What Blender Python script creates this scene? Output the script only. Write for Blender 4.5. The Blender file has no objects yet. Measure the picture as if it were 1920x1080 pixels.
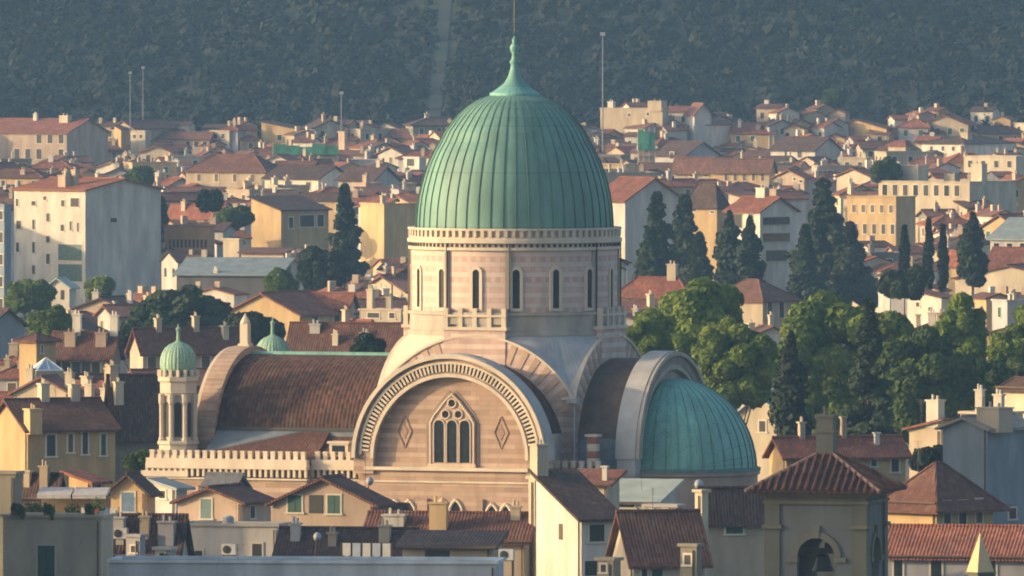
import bpy, math, random
import numpy as np
from mathutils import Vector

S = bpy.context.scene
COL = S.collection
R = math.radians
# ------------------------------------------------------------------ camera, sky, sun, exposure
K = 3.75e-5          # radians per photo pixel (long telephoto from the terrace on the far bank)
HC = 60.0            # camera height above the streets
HY = -130.0          # photo row of the horizon
cam = bpy.data.cameras.new("camera"); cam_o = bpy.data.objects.new("camera", cam); COL.objects.link(cam_o)
cam.sensor_width = 36.0; cam.lens = 36.0 / (1920 * K)
cam_o.location = (0, 0, HC); cam_o.rotation_euler = (R(90), 0, 0)
cam.shift_y = -(540 - HY) / 1920.0
cam.clip_start = 5; cam.clip_end = 20000
S.camera = cam_o

SUN_EL, SUN_AZ = 12.0, -96.0     # azimuth clockwise from the view direction: low sun on the left
w = bpy.data.worlds.new("World"); S.world = w; w.use_nodes = True
nt = w.node_tree; nt.nodes.clear()
o_ = nt.nodes.new("ShaderNodeOutputWorld"); b_ = nt.nodes.new("ShaderNodeBackground"); s_ = nt.nodes.new("ShaderNodeTexSky")
s_.sky_type = 'NISHITA'; s_.sun_disc = False; s_.sun_elevation = R(SUN_EL); s_.sun_rotation = R(SUN_AZ)
s_.altitude = 100; s_.air_density = 1.0; s_.dust_density = 5.0; s_.ozone_density = 1.0
b_.inputs[1].default_value = 0.15
nt.links.new(s_.outputs[0], b_.inputs[0]); nt.links.new(b_.outputs[0], o_.inputs[0])
sun = bpy.data.lights.new("sun", 'SUN'); sun_o = bpy.data.objects.new("sun", sun); COL.objects.link(sun_o)
sun.energy = 2.65; sun.angle = R(0.6); sun.color = (1.0, 0.70, 0.37)
sd = Vector((math.sin(R(SUN_AZ)) * math.cos(R(SUN_EL)), math.cos(R(SUN_AZ)) * math.cos(R(SUN_EL)), math.sin(R(SUN_EL))))
sun_o.rotation_euler = sd.to_track_quat('Z', 'Y').to_euler(); sun_o.location = (-300, 1000, 300)
S.view_settings.view_transform = 'Standard'; S.view_settings.look = 'None'
S.view_settings.exposure = 0.95; S.view_settings.gamma = 1.0
S.cycles.max_bounces = 6; S.cycles.diffuse_bounces = 3; S.cycles.volume_bounces = 1
S.cycles.use_denoising = True; S.cycles.filter_width = 1.9

def at(px, py, Y):
    return Vector(((px - 960) * K * Y, Y, HC - (py - HY) * K * Y))
def zof(py, Y): return HC - (py - HY) * K * Y
def y_for(py, z): return (HC - z) / ((py - HY) * K)

# ------------------------------------------------------------------ materials
MATS = {}
def nodes(name, rough=0.9):
    m = bpy.data.materials.new(name); m.use_nodes = True
    t = m.node_tree; t.nodes.clear()
    out = t.nodes.new("ShaderNodeOutputMaterial"); p = t.nodes.new("ShaderNodeBsdfPrincipled")
    p.inputs["Roughness"].default_value = rough
    t.links.new(p.outputs[0], out.inputs[0])
    def N(kind, **kw):
        n = t.nodes.new(kind)
        for k, v in kw.items():
            if k.startswith("i_"):
                key = k[2:]; key = int(key) if key.isdigit() else key.replace("_", " ")
                n.inputs[key].default_value = v
            else: setattr(n, k, v)
        return n
    L = t.links.new
    return m, t, N, L, p
def c4(c): return (c[0], c[1], c[2], 1)
def mixc(N, L, fac, a, b):
    n = N("ShaderNodeMix", data_type='RGBA')
    for s, v in ((n.inputs[0], fac), (n.inputs[6], a), (n.inputs[7], b)):
        if isinstance(v, (int, float)): s.default_value = v
        elif isinstance(v, tuple): s.default_value = c4(v)
        else: L(v, s)
    return n.outputs[2]
def ramp(N, L, src, stops):
    n = N("ShaderNodeValToRGB"); e = n.color_ramp.elements
    while len(e) < len(stops): e.new(0.5)
    for el, (p, c) in zip(e, stops):
        el.position = p; el.color = c4(c) if isinstance(c, tuple) else (c, c, c, 1)
    L(src, n.inputs[0]); return n.outputs[0]
def obj_noise(N, L, scale, detail=3, stretch=(1, 1, 1)):
    tc = N("ShaderNodeTexCoord"); mp = N("ShaderNodeMapping"); mp.inputs["Scale"].default_value = stretch
    L(tc.outputs["Object"], mp.inputs[0])
    n = N("ShaderNodeTexNoise", i_Scale=scale, i_Detail=detail); L(mp.outputs[0], n.inputs[0]); return n.outputs[0]
def hsv_random(N, L, col, amt=0.25):
    oi = N("ShaderNodeObjectInfo"); mr = N("ShaderNodeMapRange", i_3=1 - amt, i_4=1 + amt); L(oi.outputs["Random"], mr.inputs[0])
    h = N("ShaderNodeHueSaturation"); L(mr.outputs[0], h.inputs["Value"]); L(col, h.inputs["Color"]); return h.outputs[0]
def plaster(name, c, var=0.28, rnd=0.14):
    if name in MATS: return MATS[name]
    m, t, N, L, p = nodes(name, 0.92)
    a = ramp(N, L, obj_noise(N, L, 0.5, 5, (1, 1, 0.35)), [(0.3, tuple(x * (1 - var) for x in c)), (0.7, tuple(min(1, x * (1 + var * .5)) for x in c))])
    stain = ramp(N, L, obj_noise(N, L, 1.6, 4, (1, 1, 0.12)), [(0.52, 0.0), (0.80, 0.34)])
    b = mixc(N, L, stain, a, tuple(x * .62 for x in c))
    L(hsv_random(N, L, b, rnd), p.inputs[0])
    bp = N("ShaderNodeBump", i_Strength=0.25, i_Distance=0.03); L(obj_noise(N, L, 9, 3), bp.inputs["Height"]); L(bp.outputs[0], p.inputs["Normal"])
    MATS[name] = m; return m
def tiles(name, c1, c2, c3, rib=0.26, course=0.42, rnd=0.18):
    if name in MATS: return MATS[name]
    m, t, N, L, p = nodes(name, 0.9)
    uv = N("ShaderNodeTexCoord"); sep = N("ShaderNodeSeparateXYZ"); L(uv.outputs["UV"], sep.inputs[0])
    def fl(s, d):
        a = N("ShaderNodeMath", operation='DIVIDE'); L(s, a.inputs[0]); a.inputs[1].default_value = d
        b = N("ShaderNodeMath", operation='FLOOR'); L(a.outputs[0], b.inputs[0]); return b.outputs[0], a.outputs[0]
    fu, du = fl(sep.outputs[0], rib); fv, dv = fl(sep.outputs[1], course)
    cb = N("ShaderNodeCombineXYZ"); L(fu, cb.inputs[0]); L(fv, cb.inputs[1])
    wn = N("ShaderNodeTexWhiteNoise"); L(cb.outputs[0], wn.inputs[0])
    per = ramp(N, L, wn.outputs[0], [(0.0, c1), (0.55, c2), (1.0, c3)])
    big = obj_noise(N, L, 0.45, 5)
    dk = ramp(N, L, big, [(0.35, 0.0), (0.7, 0.6)])
    col = mixc(N, L, dk, per, tuple(x * .5 for x in c1))
    lich = ramp(N, L, obj_noise(N, L, 1.1, 6), [(0.58, 0.0), (0.72, 0.45)])
    col = mixc(N, L, lich, col, (0.17, 0.14, 0.11))
    sn = N("ShaderNodeMath", operation='MULTIPLY'); L(du, sn.inputs[0]); sn.inputs[1].default_value = 2 * math.pi
    si = N("ShaderNodeMath", operation='SINE'); L(sn.outputs[0], si.inputs[0])
    fr = N("ShaderNodeMath", operation='FRACT'); L(dv, fr.inputs[0])
    ad = N("ShaderNodeMath", operation='MULTIPLY_ADD'); L(fr.outputs[0], ad.inputs[0]); ad.inputs[1].default_value = -0.5; L(si.outputs[0], ad.inputs[2])
    gap = N("ShaderNodeMapRange", i_1=-1.0, i_2=-0.3, i_3=0.5, i_4=0.0); L(si.outputs[0], gap.inputs[0])
    col = mixc(N, L, gap.outputs[0], col, tuple(x * .35 for x in c1))
    L(hsv_random(N, L, col, rnd), p.inputs[0])
    bp = N("ShaderNodeBump", i_Strength=0.4, i_Distance=0.05); L(ad.outputs[0], bp.inputs["Height"]); L(bp.outputs[0], p.inputs["Normal"])
    MATS[name] = m; return m
def banded(name, ca, cb, band=0.62, block=1.3):
    """alternating courses of two stones, with every block a little different"""
    if name in MATS: return MATS[name]
    m, t, N, L, p = nodes(name, 0.9)
    uv = N("ShaderNodeTexCoord"); mp = N("ShaderNodeMapping"); L(uv.outputs["UV"], mp.inputs[0])
    br = N("ShaderNodeTexBrick"); br.offset = 0.5
    br.inputs["Scale"].default_value = 1.0; br.inputs["Brick Width"].default_value = block; br.inputs["Row Height"].default_value = band * .5
    br.inputs["Mortar Size"].default_value = 0.012
    br.inputs["Color1"].default_value = (0.78, 0.78, 0.78, 1); br.inputs["Color2"].default_value = (1.12, 1.12, 1.12, 1); br.inputs["Mortar"].default_value = (.6, .6, .6, 1)
    L(mp.outputs[0], br.inputs[0])
    sep = N("ShaderNodeSeparateXYZ"); L(uv.outputs["UV"], sep.inputs[0])
    d = N("ShaderNodeMath", operation='DIVIDE'); L(sep.outputs[1], d.inputs[0]); d.inputs[1].default_value = band
    f = N("ShaderNodeMath", operation='FRACT'); L(d.outputs[0], f.inputs[0])
    st = ramp(N, L, f.outputs[0], [(0.44, 0.0), (0.56, 1.0)])
    nz = obj_noise(N, L, 0.8, 5)
    ca2 = mixc(N, L, nz, tuple(x * .78 for x in ca), tuple(x * 1.1 for x in ca)); cb2 = mixc(N, L, nz, tuple(x * .72 for x in cb), tuple(x * 1.2 for x in cb))
    col = mixc(N, L, st, ca2, cb2)
    mu = N("ShaderNodeMix", data_type='RGBA', blend_type='MULTIPLY'); mu.inputs[0].default_value = 0.8; L(col, mu.inputs[6]); L(br.outputs[0], mu.inputs[7])
    stain = ramp(N, L, obj_noise(N, L, 0.9, 5, (1, 1, .18)), [(0.5, 0.0), (0.8, 0.5)])
    col = mixc(N, L, stain, mu.outputs[2], tuple(x * .5 for x in cb))
    L(col, p.inputs[0])
    bp = N("ShaderNodeBump", i_Strength=0.3, i_Distance=0.04); L(br.outputs[0], bp.inputs["Height"]); L(bp.outputs[0], p.inputs["Normal"])
    MATS[name] = m; return m
def copper(name, c):
    if name in MATS: return MATS[name]
    m, t, N, L, p = nodes(name, 0.62)
    a = ramp(N, L, obj_noise(N, L, 0.35, 6, (1, 1, 0.4)), [(0.3, tuple(x * .72 for x in c)), (0.7, tuple(x * 1.18 for x in c))])
    uv = N("ShaderNodeTexCoord"); br = N("ShaderNodeTexBrick"); br.offset = 0.37
    br.inputs["Scale"].default_value = 1; br.inputs["Brick Width"].default_value = 1.08; br.inputs["Row Height"].default_value = 1.45; br.inputs["Mortar Size"].default_value = 0.03
    br.inputs["Color1"].default_value = (.86, .9, .92, 1); br.inputs["Color2"].default_value = (1.08, 1.06, 1.04, 1); br.inputs["Mortar"].default_value = (.55, .55, .55, 1)
    L(uv.outputs["UV"], br.inputs[0])
    mu = N("ShaderNodeMix", data_type='RGBA', blend_type='MULTIPLY'); mu.inputs[0].default_value = .85; L(a, mu.inputs[6]); L(br.outputs[0], mu.inputs[7])
    stain = ramp(N, L, obj_noise(N, L, 1.3, 5, (1, 1, .1)), [(0.52, 0.0), (0.75, 0.5)])
    L(mixc(N, L, stain, mu.outputs[2], (c[0] * .5, c[1] * .5, c[2] * .55)), p.inputs[0])
    MATS[name] = m; return m
def plain(name, c, rough=0.8, var=0.15, scale=2.0, metal=0.0):
    if name in MATS: return MATS[name]
    m, t, N, L, p = nodes(name, rough)
    p.inputs["Metallic"].default_value = metal
    L(ramp(N, L, obj_noise(N, L, scale, 4), [(0.3, tuple(x * (1 - var) for x in c)), (0.7, tuple(x * (1 + var) for x in c))]), p.inputs[0])
    MATS[name] = m; return m
def leaf(name, ca, cb, scale=0.5, trans=0.3):
    if name in MATS: return MATS[name]
    m, t, N, L, p = nodes(name, 0.75)
    p.inputs["Specular IOR Level"].default_value = 0.25
    col = ramp(N, L, obj_noise(N, L, scale, 5), [(0.32, ca), (0.68, cb)])
    col = hsv_random(N, L, col, 0.08)
    L(col, p.inputs[0])
    tr = N("ShaderNodeBsdfTranslucent"); L(col, tr.inputs[0]); mx = N("ShaderNodeMixShader", i_0=trans)
    out = [n for n in t.nodes if n.type == 'OUTPUT_MATERIAL'][0]
    L(p.outputs[0], mx.inputs[1]); L(tr.outputs[0], mx.inputs[2]); L(mx.outputs[0], out.inputs[0])
    MATS[name] = m; return m

WALL = {
 'cream': plaster('cream plaster', (.51, .44, .33)), 'ochre': plaster('ochre plaster', (.47, .335, .175)),
 'peach': plaster('peach plaster', (.45, .345, .265)), 'grey': plaster('grey render', (.46, .44, .41)),
 'white': plaster('white plaster', (.62, .58, .50)), 'tan': plaster('tan plaster', (.41, .34, .25)),
 'blue': plaster('blue grey render', (.24, .29, .33)), 'lavender': plaster('lavender render and shade tone', (.38, .37, .38)),
 'stone': plaster('grey stone', (.22, .205, .165), .3), 'brick': plaster('orange brick', (.46, .25, .13), .25), 'paleblue': plaster('pale blue render', (.54, .58, .62)), 'dark': plaster('dark render', (.12, .12, .13)),
}
ROOF = {
 'red': tiles('red tiles', (.19, .06, .036), (.27, .09, .052), (.33, .14, .09)),
 'brown': tiles('brown tiles', (.11, .042, .028), (.155, .062, .042), (.20, .10, .07)),
 'dark': tiles('dark tiles', (.06, .033, .028), (.085, .046, .038), (.125, .073, .06)),
 'pink': tiles('faded pink tiles', (.15, .066, .05), (.20, .09, .066), (.26, .135, .105)),
 'orange': tiles('orange tiles', (.24, .072, .032), (.33, .108, .048), (.39, .16, .085)),
 'lead': plain('lead sheet', (.20, .245, .25), .6, .2, .8), 'pale': plain('pale green sheet', (.32, .38, .35), .7, .2, .6),
 'gravel': plain('flat roof gravel', (.27, .24, .21), .95, .25, 1.2), 'slate': plain('slate', (.10, .105, .115), .8, .25, 1.5),
}
GLASS = plain('dark window glass', (.018, .022, .026), .15, .3)
DARKW = plain('dark window opening', (.028, .026, .026), .7, .3)
SHUT = plain('green shutters', (.022, .075, .055), .7, .25); SHUTB = plain('brown shutters', (.10, .065, .04), .7, .25)
TRIM = plaster('pale window surround', (.58, .53, .44), .1)
STONE_W = plaster('pale travertine', (.58, .50, .40), .22, 0)
IRON = plain('dark iron', (.03, .03, .032), .5, .2); STEEL = plain('grey steel', (.22, .235, .25), .5, .1)
BARK = plain('bark', (.07, .05, .035), .95, .3, 3)

# ------------------------------------------------------------------ mesh builder
class MB:
    def __init__(s): s.v = []; s.f = []; s.m = []
    def face(s, pts, mi=0):
        i = len(s.v); s.v += [tuple(p) for p in pts]; s.f.append(tuple(range(i, i + len(pts)))); s.m.append(mi); return s
    def box(s, x0, y0, z0, x1, y1, z1, mi=0):
        if x0 > x1: x0, x1 = x1, x0
        if y0 > y1: y0, y1 = y1, y0
        i = len(s.v)
        s.v += [(x0, y0, z0), (x1, y0, z0), (x1, y1, z0), (x0, y1, z0), (x0, y0, z1), (x1, y0, z1), (x1, y1, z1), (x0, y1, z1)]
        for f in ((0, 3, 2, 1), (4, 5, 6, 7), (0, 1, 5, 4), (1, 2, 6, 5), (2, 3, 7, 6), (3, 0, 4, 7)):
            s.f.append(tuple(i + k for k in f)); s.m.append(mi)
        return s
    def loft(s, rings, mi=0, close=True, caps=True):
        base = len(s.v); n = len(rings[0])
        for r in rings: s.v += [tuple(p) for p in r]
        for a in range(len(rings) - 1):
            for j in range(n if close else n - 1):
                k = (j + 1) % n
                s.f.append((base + a * n + j, base + a * n + k, base + (a + 1) * n + k, base + (a + 1) * n + j)); s.m.append(mi)
        if caps and close:
            s.f.append(tuple(base + j for j in reversed(range(n)))); s.m.append(mi)
            s.f.append(tuple(base + (len(rings) - 1) * n + j for j in range(n))); s.m.append(mi)
        return s
    def prism(s, poly, axis, a, b, mi=0):
        """extrude a 2-D polygon along 'y' (poly in xz), 'x' (poly in yz) or 'z' (poly in xy)"""
        g = {'y': lambda p, t: (p[0], t, p[1]), 'x': lambda p, t: (t, p[0], p[1]), 'z': lambda p, t: (p[0], p[1], t)}[axis]
        return s.loft([[g(p, a) for p in poly], [g(p, b) for p in poly]], mi)
    def lathe(s, prof, n=32, c=(0, 0), a0=0, a1=360, mi=0, caps=True):
        full = abs(a1 - a0) >= 359.9; m = n if full else n + 1
        rings = [[(c[0] + r * math.cos(R(a0 + (a1 - a0) * j / n)), c[1] + r * math.sin(R(a0 + (a1 - a0) * j / n)), z) for j in range(m)] for r, z in prof]
        return s.loft(rings, mi, close=full, caps=caps and full)
    def tube(s, p, q, r, n=6, r2=None, mi=0):
        p, q = Vector(p), Vector(q); d = (q - p).normalized(); u = d.orthogonal().normalized(); v = d.cross(u); r2 = r if r2 is None else r2
        return s.loft([[p + (u * math.cos(t) + v * math.sin(t)) * r for t in [2 * math.pi * j / n for j in range(n)]],
                       [q + (u * math.cos(t) + v * math.sin(t)) * r2 for t in [2 * math.pi * j / n for j in range(n)]]], mi)
    def slab(s, polys, t, mi=0):
        """closed sheet of thickness t under a set of polygons that share edges"""
        edges = {}
        key = lambda p: tuple(round(c, 4) for c in p)
        for pl in polys:
            s.face(pl, mi); s.face([(p[0], p[1], p[2] - t) for p in reversed(pl)], mi)
            for a, b in zip(pl, pl[1:] + pl[:1]):
                e = frozenset((key(a), key(b))); edges[e] = None if e in edges else (a, b)
        for v in edges.values():
            if v:
                a, b = v; s.face([(a[0], a[1], a[2] - t), (b[0], b[1], b[2] - t), b, a], mi)
        return s
    def build(s, name, mats, parent=None, loc=(0, 0, 0), rz=0, smooth=False, uv=True):
        me = bpy.data.meshes.new(name); me.from_pydata(s.v, [], s.f)
        if not isinstance(mats, (list, tuple)): mats = [mats]
        for m in mats: me.materials.append(m)
        if any(s.m): me.polygons.foreach_set("material_index", s.m)
        if smooth: me.polygons.foreach_set("use_smooth", [True] * len(s.f))
        if uv:
            l = me.uv_layers.new(name="UVMap"); dat = []
            for p in me.polygons:
                n = p.normal
                if abs(n.z) > 0.999: u, v = Vector((1, 0, 0)), Vector((0, 1, 0))
                else: u = Vector((-n.y, n.x, 0)).normalized(); v = n.cross(u)
                for vi in p.vertices:
                    c = me.vertices[vi].co; dat += [c.dot(u), c.dot(v)]
            l.data.foreach_set("uv", dat)
        me.update()
        o = bpy.data.objects.new(name, me); COL.objects.link(o); o.location = loc; o.rotation_euler = (0, 0, rz)
        if parent: o.parent = parent
        return o
def thing(name, label, cat, loc=(0, 0, 0), rz=0, group=None):
    o = bpy.data.objects.new(name, None); COL.objects.link(o); o.location = loc; o.rotation_euler = (0, 0, rz)
    o.empty_display_size = 1; tag(o, label, cat, group); return o
def tag(o, label, cat, group=None):
    o['label'] = label; o['category'] = cat
    if group: o['group'] = group
    return o

# ------------------------------------------------------------------ the setting: ground and hill
rnd = random.Random(7)
g = MB().face([(-1100, -60, 0), (1100, -60, 0), (1100, 4750, 0), (-1100, 4750, 0)]).build('ground', plain('street dust and asphalt', (.10, .092, .08), .95, .35, .05))
g['kind'] = 'structure'
def hill_z(x, y):
    t = y - 3190 + 26 * math.sin(x / 83.0 + .6) + 14 * math.sin(x / 31.0 + 2)
    if t <= 0: return -0.6
    h = 0.150 * t + 5 * math.sin(x / 57 + y / 90) * min(1, t / 120) + 2.2 * math.sin(x / 23 + y / 37 + 1) * min(1, t / 80)
    return min(h, 95 + .02 * t)
h = MB(); nx, ny = 110, 90
hv = [(-1000 + 2000 * i / nx, 3100 + 1500 * (j / ny) ** 1.4) for j in range(ny + 1) for i in range(nx + 1)]
h.v = [(x, y, hill_z(x, y)) for x, y in hv]
h.f = [(j * (nx + 1) + i, j * (nx + 1) + i + 1, (j + 1) * (nx + 1) + i + 1, (j + 1) * (nx + 1) + i) for j in range(ny) for i in range(nx)]; h.m = [0] * len(h.f)
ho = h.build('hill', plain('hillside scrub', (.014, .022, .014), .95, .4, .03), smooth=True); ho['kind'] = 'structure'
pm = MB(); pv_ = [(-18.0 + (y - 3300) * .012, y) for y in range(3226, 3640, 12)]
for (xa, ya), (xb, yb_) in zip(pv_, pv_[1:]):
    pm.face([(xa - 1.5, ya, hill_z(xa, ya) + .5), (xa + 1.5, ya, hill_z(xa, ya) + .5), (xb + 1.5, yb_, hill_z(xb, yb_) + .5), (xb - 1.5, yb_, hill_z(xb, yb_) + .5)])
po = pm.build('path', plain('pale grass ride', (.026, .038, .028), .95, .4, .06)); po['kind'] = 'structure'
# ------------------------------------------------------------------ the domed synagogue
PHI = 22.0
SY = thing('synagogue', 'large domed synagogue of banded pink stone with a green copper dome, standing over the roofs', 'synagogue', (5 * K * 1200, 1200, 0), -R(PHI))
M_ST = banded('banded pink stone', (.66, .53, .465), (.57, .405, .35), .86, 1.4)
M_TY = banded('banded orange stone', (.455, .335, .255), (.385, .265, .20), .8, 1.6)
M_CU = copper('green copper', (.14, .285, .24)); M_CU2 = copper('pale green copper', (.175, .41, .36))
M_BR = tiles('brown fish scale tiles', (.045, .017, .011), (.082, .031, .02), (.14, .066, .04), .36, .46, 0)
M_LEAD = plain('weathered lead sheet', (.36, .36, .365), .6, .16, .7)
M_SLATE = plain('blue slate', (.15, .18, .205), .7, .2, 1.0)
M_TRIM = plaster('pale stone trim', (.60, .52, .42), .22, 0); M_RIM = plaster('weathered stone rim', (.40, .36, .31), .3, 0)
M_DK = plain('painted arcade and corbel shade', (.05, .04, .035), .9, .2)  # dark colour stands in for shade between dentils and corbels
ZC = 15.9
def sy(name, mb, mats, parent=None, **kw): return mb.build(name, mats, parent or SY, **kw)
def arc(r, a0, a1, n, c=(0, ZC)): return [(c[0] + r * math.cos(R(a0 + (a1 - a0) * i / n)), c[1] + r * math.sin(R(a0 + (a1 - a0) * i / n))) for i in range(n + 1)]
def swept(mb, prof_pts, f0, f1, mi=0):   # closed 2-D polygon between two planes
    mb.loft([[f0(p) for p in prof_pts], [f1(p) for p in prof_pts]], mi)
# dome: fluted copper shell with standing seams
prof = [(8.30, 34.75), (8.27, 35.6), (8.20, 36.6), (8.06, 37.6), (7.86, 38.5), (7.58, 39.5), (7.22, 40.5), (6.80, 41.4), (6.30, 42.25), (5.9, 43.05), (5.35, 43.8), (4.75, 44.5), (4.05, 45.15), (3.2, 45.7), (2.2, 46.08), (.6, 46.4)]
mb = MB(); NF = 48; SUBS = [(0, .0), (.22, -.0), (.5, .0), (.78, .0)]
rings = []
for r, z in prof:
    row = []
    for k in range(NF):
        a = 2 * math.pi * k / NF; d = 2 * math.pi / NF
        for t, dr in ((0.0, .095), (.035, .095), (.045, 0), (.30, .015), (.52, .02), (.74, .015), (.985, 0), (.995, .095)):
            rr = r + dr * min(1, r / 5.0); row.append((rr * math.cos(a + d * t), rr * math.sin(a + d * t), z))
    rings.append(row)
mb.loft(rings)
M_SEAM = copper('dark copper seams', (.08, .16, .135))
for i in range(len(mb.f) - 2):
    if i % 8 in (1, 6): mb.m[i] = 1
sy('dome', mb, [M_CU, M_SEAM])
mb = MB().lathe([(2.0, 45.95), (2.12, 46.05), (2.12, 46.3), (1.95, 46.36), (1.45, 46.7), (.92, 47.1), (.58, 47.65), (.38, 48.3), (.30, 48.7), (.42, 48.85), (.42, 49.0), (.27, 49.15), (.22, 49.6), (.36, 49.85), (.42, 50.15), (.28, 50.4), (.18, 50.6), (.24, 50.75), (.12, 51.0), (.05, 51.1)], 20)
lan = sy('lantern', mb, M_CU2, smooth=True)
sy('finial_rod', MB().tube((0, 0, 51.3), (0, 0, 54.9), .075, 6).tube((-.5, 0, 53.0), (.5, 0, 53.0), .04, 5), IRON, lan)
# drum
mb = MB().lathe([(8.70, 27.9), (8.70, 33.2)], 64, caps=False); drum = sy('drum', mb, M_ST, smooth=True)
mb = MB().lathe([(8.72, 33.1), (8.98, 33.2), (8.98, 33.42), (8.82, 33.46), (8.82, 33.72), (9.06, 33.8), (9.06, 34.1), (8.92, 34.14), (8.92, 34.3), (8.3, 34.3)], 64, caps=False)
sy('cornice', mb, M_TRIM)
mb = MB(); n = 84
for i in range(n):
    a = 2 * math.pi * i / n; c, s = math.cos(a), math.sin(a); t = (-s, c)
    def q(r, u, z): return (c * r + t[0] * u, s * r + t[1] * u, z)
    mb.loft([[q(8.98, -.15, 34.28), q(8.98, .15, 34.28), q(8.72, .15, 34.28), q(8.72, -.15, 34.28)], [q(8.98, -.15, 34.85), q(8.98, .15, 34.85), q(8.72, .15, 34.85), q(8.72, -.15, 34.85)]])
mb.lathe([(9.02, 34.84), (9.02, 35.02), (8.5, 35.02)], 64, caps=False); mb.lathe([(8.70, 34.25), (8.70, 34.84)], 64, mi=1, caps=False)
sy('cresting', mb, [M_TRIM, M_ST])
mb = MB(); n = 110
for i in range(n):
    a = 2 * math.pi * i / n; c, s = math.cos(a), math.sin(a); t = (-s, c)
    def q(r, u, z): return (c * r + t[0] * u, s * r + t[1] * u, z)
    mb.loft([[q(8.9, -.11, 33.47), q(8.9, .11, 33.47), q(8.6, .11, 33.47), q(8.6, -.11, 33.47)], [q(8.9, -.11, 33.72), q(8.9, .11, 33.72), q(8.6, .11, 33.72), q(8.6, -.11, 33.72)]])
mb.lathe([(8.74, 33.5), (8.74, 33.7)], 64, caps=False); sy('corbel_row', mb, M_DK)
win_m = pane_m = None
for k in range(16):
    a = R(-90 + 22.5 * k + 0.3)
    if win_m is None:
        mb = MB()
        inner = [(-.30, 28.35)] + [(-.30, 31.2)] + arc(.30, 180, 0, 8, (0, 31.3)) + [(.30, 31.2), (.30, 28.35)]
        outer = [(-.56, 28.1)] + [(-.56, 31.2)] + arc(.56, 180, 0, 8, (0, 31.3)) + [(.56, 31.2), (.56, 28.1)]
        for (p1, p2, q1, q2) in zip(inner, inner[1:] + inner[:1], outer, outer[1:] + outer[:1]):
            mb.face([(q1[0], -8.83, q1[1]), (p1[0], -8.83, p1[1]), (p2[0], -8.83, p2[1]), (q2[0], -8.83, q2[1])])
            mb.face([(q1[0], -8.83, q1[1]), (q2[0], -8.83, q2[1]), (q2[0], -8.5, q2[1]), (q1[0], -8.5, q1[1])])
            mb.face([(p2[0], -8.83, p2[1]), (p1[0], -8.83, p1[1]), (p1[0], -8.71, p1[1]), (p2[0], -8.71, p2[1])])
        win_m = sy('window', mb, M_TRIM); win_m.rotation_euler = (0, 0, a + R(90)); 
        mb = MB().face([(p[0], -8.715, p[1]) for p in reversed(inner)]); pane_m = mb.build('pane', GLASS, win_m)
    else:
        o = win_m.copy(); COL.objects.link(o); o.rotation_euler = (0, 0, a + R(90)); c = pane_m.copy(); COL.objects.link(c); c.parent = o
for a in (-108.3, -71.7, -161.7, 161.7, -18.3, 18.3, 108.3, 71.7):   # flat strips with down pipes at the eight corners
    c, s = math.cos(R(a)), math.sin(R(a)); t = (-s, c)
    def q(r, u, z): return (c * r + t[0] * u, s * r + t[1] * u, z)
    mb = MB().loft([[q(8.86, -.24, 27.95), q(8.86, .24, 27.95), q(8.5, .24, 27.95), q(8.5, -.24, 27.95)], [q(8.86, -.24, 33.2), q(8.86, .24, 33.2), q(8.5, .24, 33.2), q(8.5, -.24, 33.2)]])
    ps = sy('pilaster', mb, M_RIM); sy('down_pipe', MB().tube(q(8.95, .1, 28), q(8.95, .1, 34.0), .07, 6), IRON, ps)
mb = MB().lathe([(8.2, 26.0), (8.98, 26.05), (8.98, 26.35), (8.85, 26.4), (8.85, 27.7), (9.0, 27.75), (9.0, 28.0), (8.4, 28.02)], 64, caps=False)
sy('drum_base', mb, M_RIM)
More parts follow.
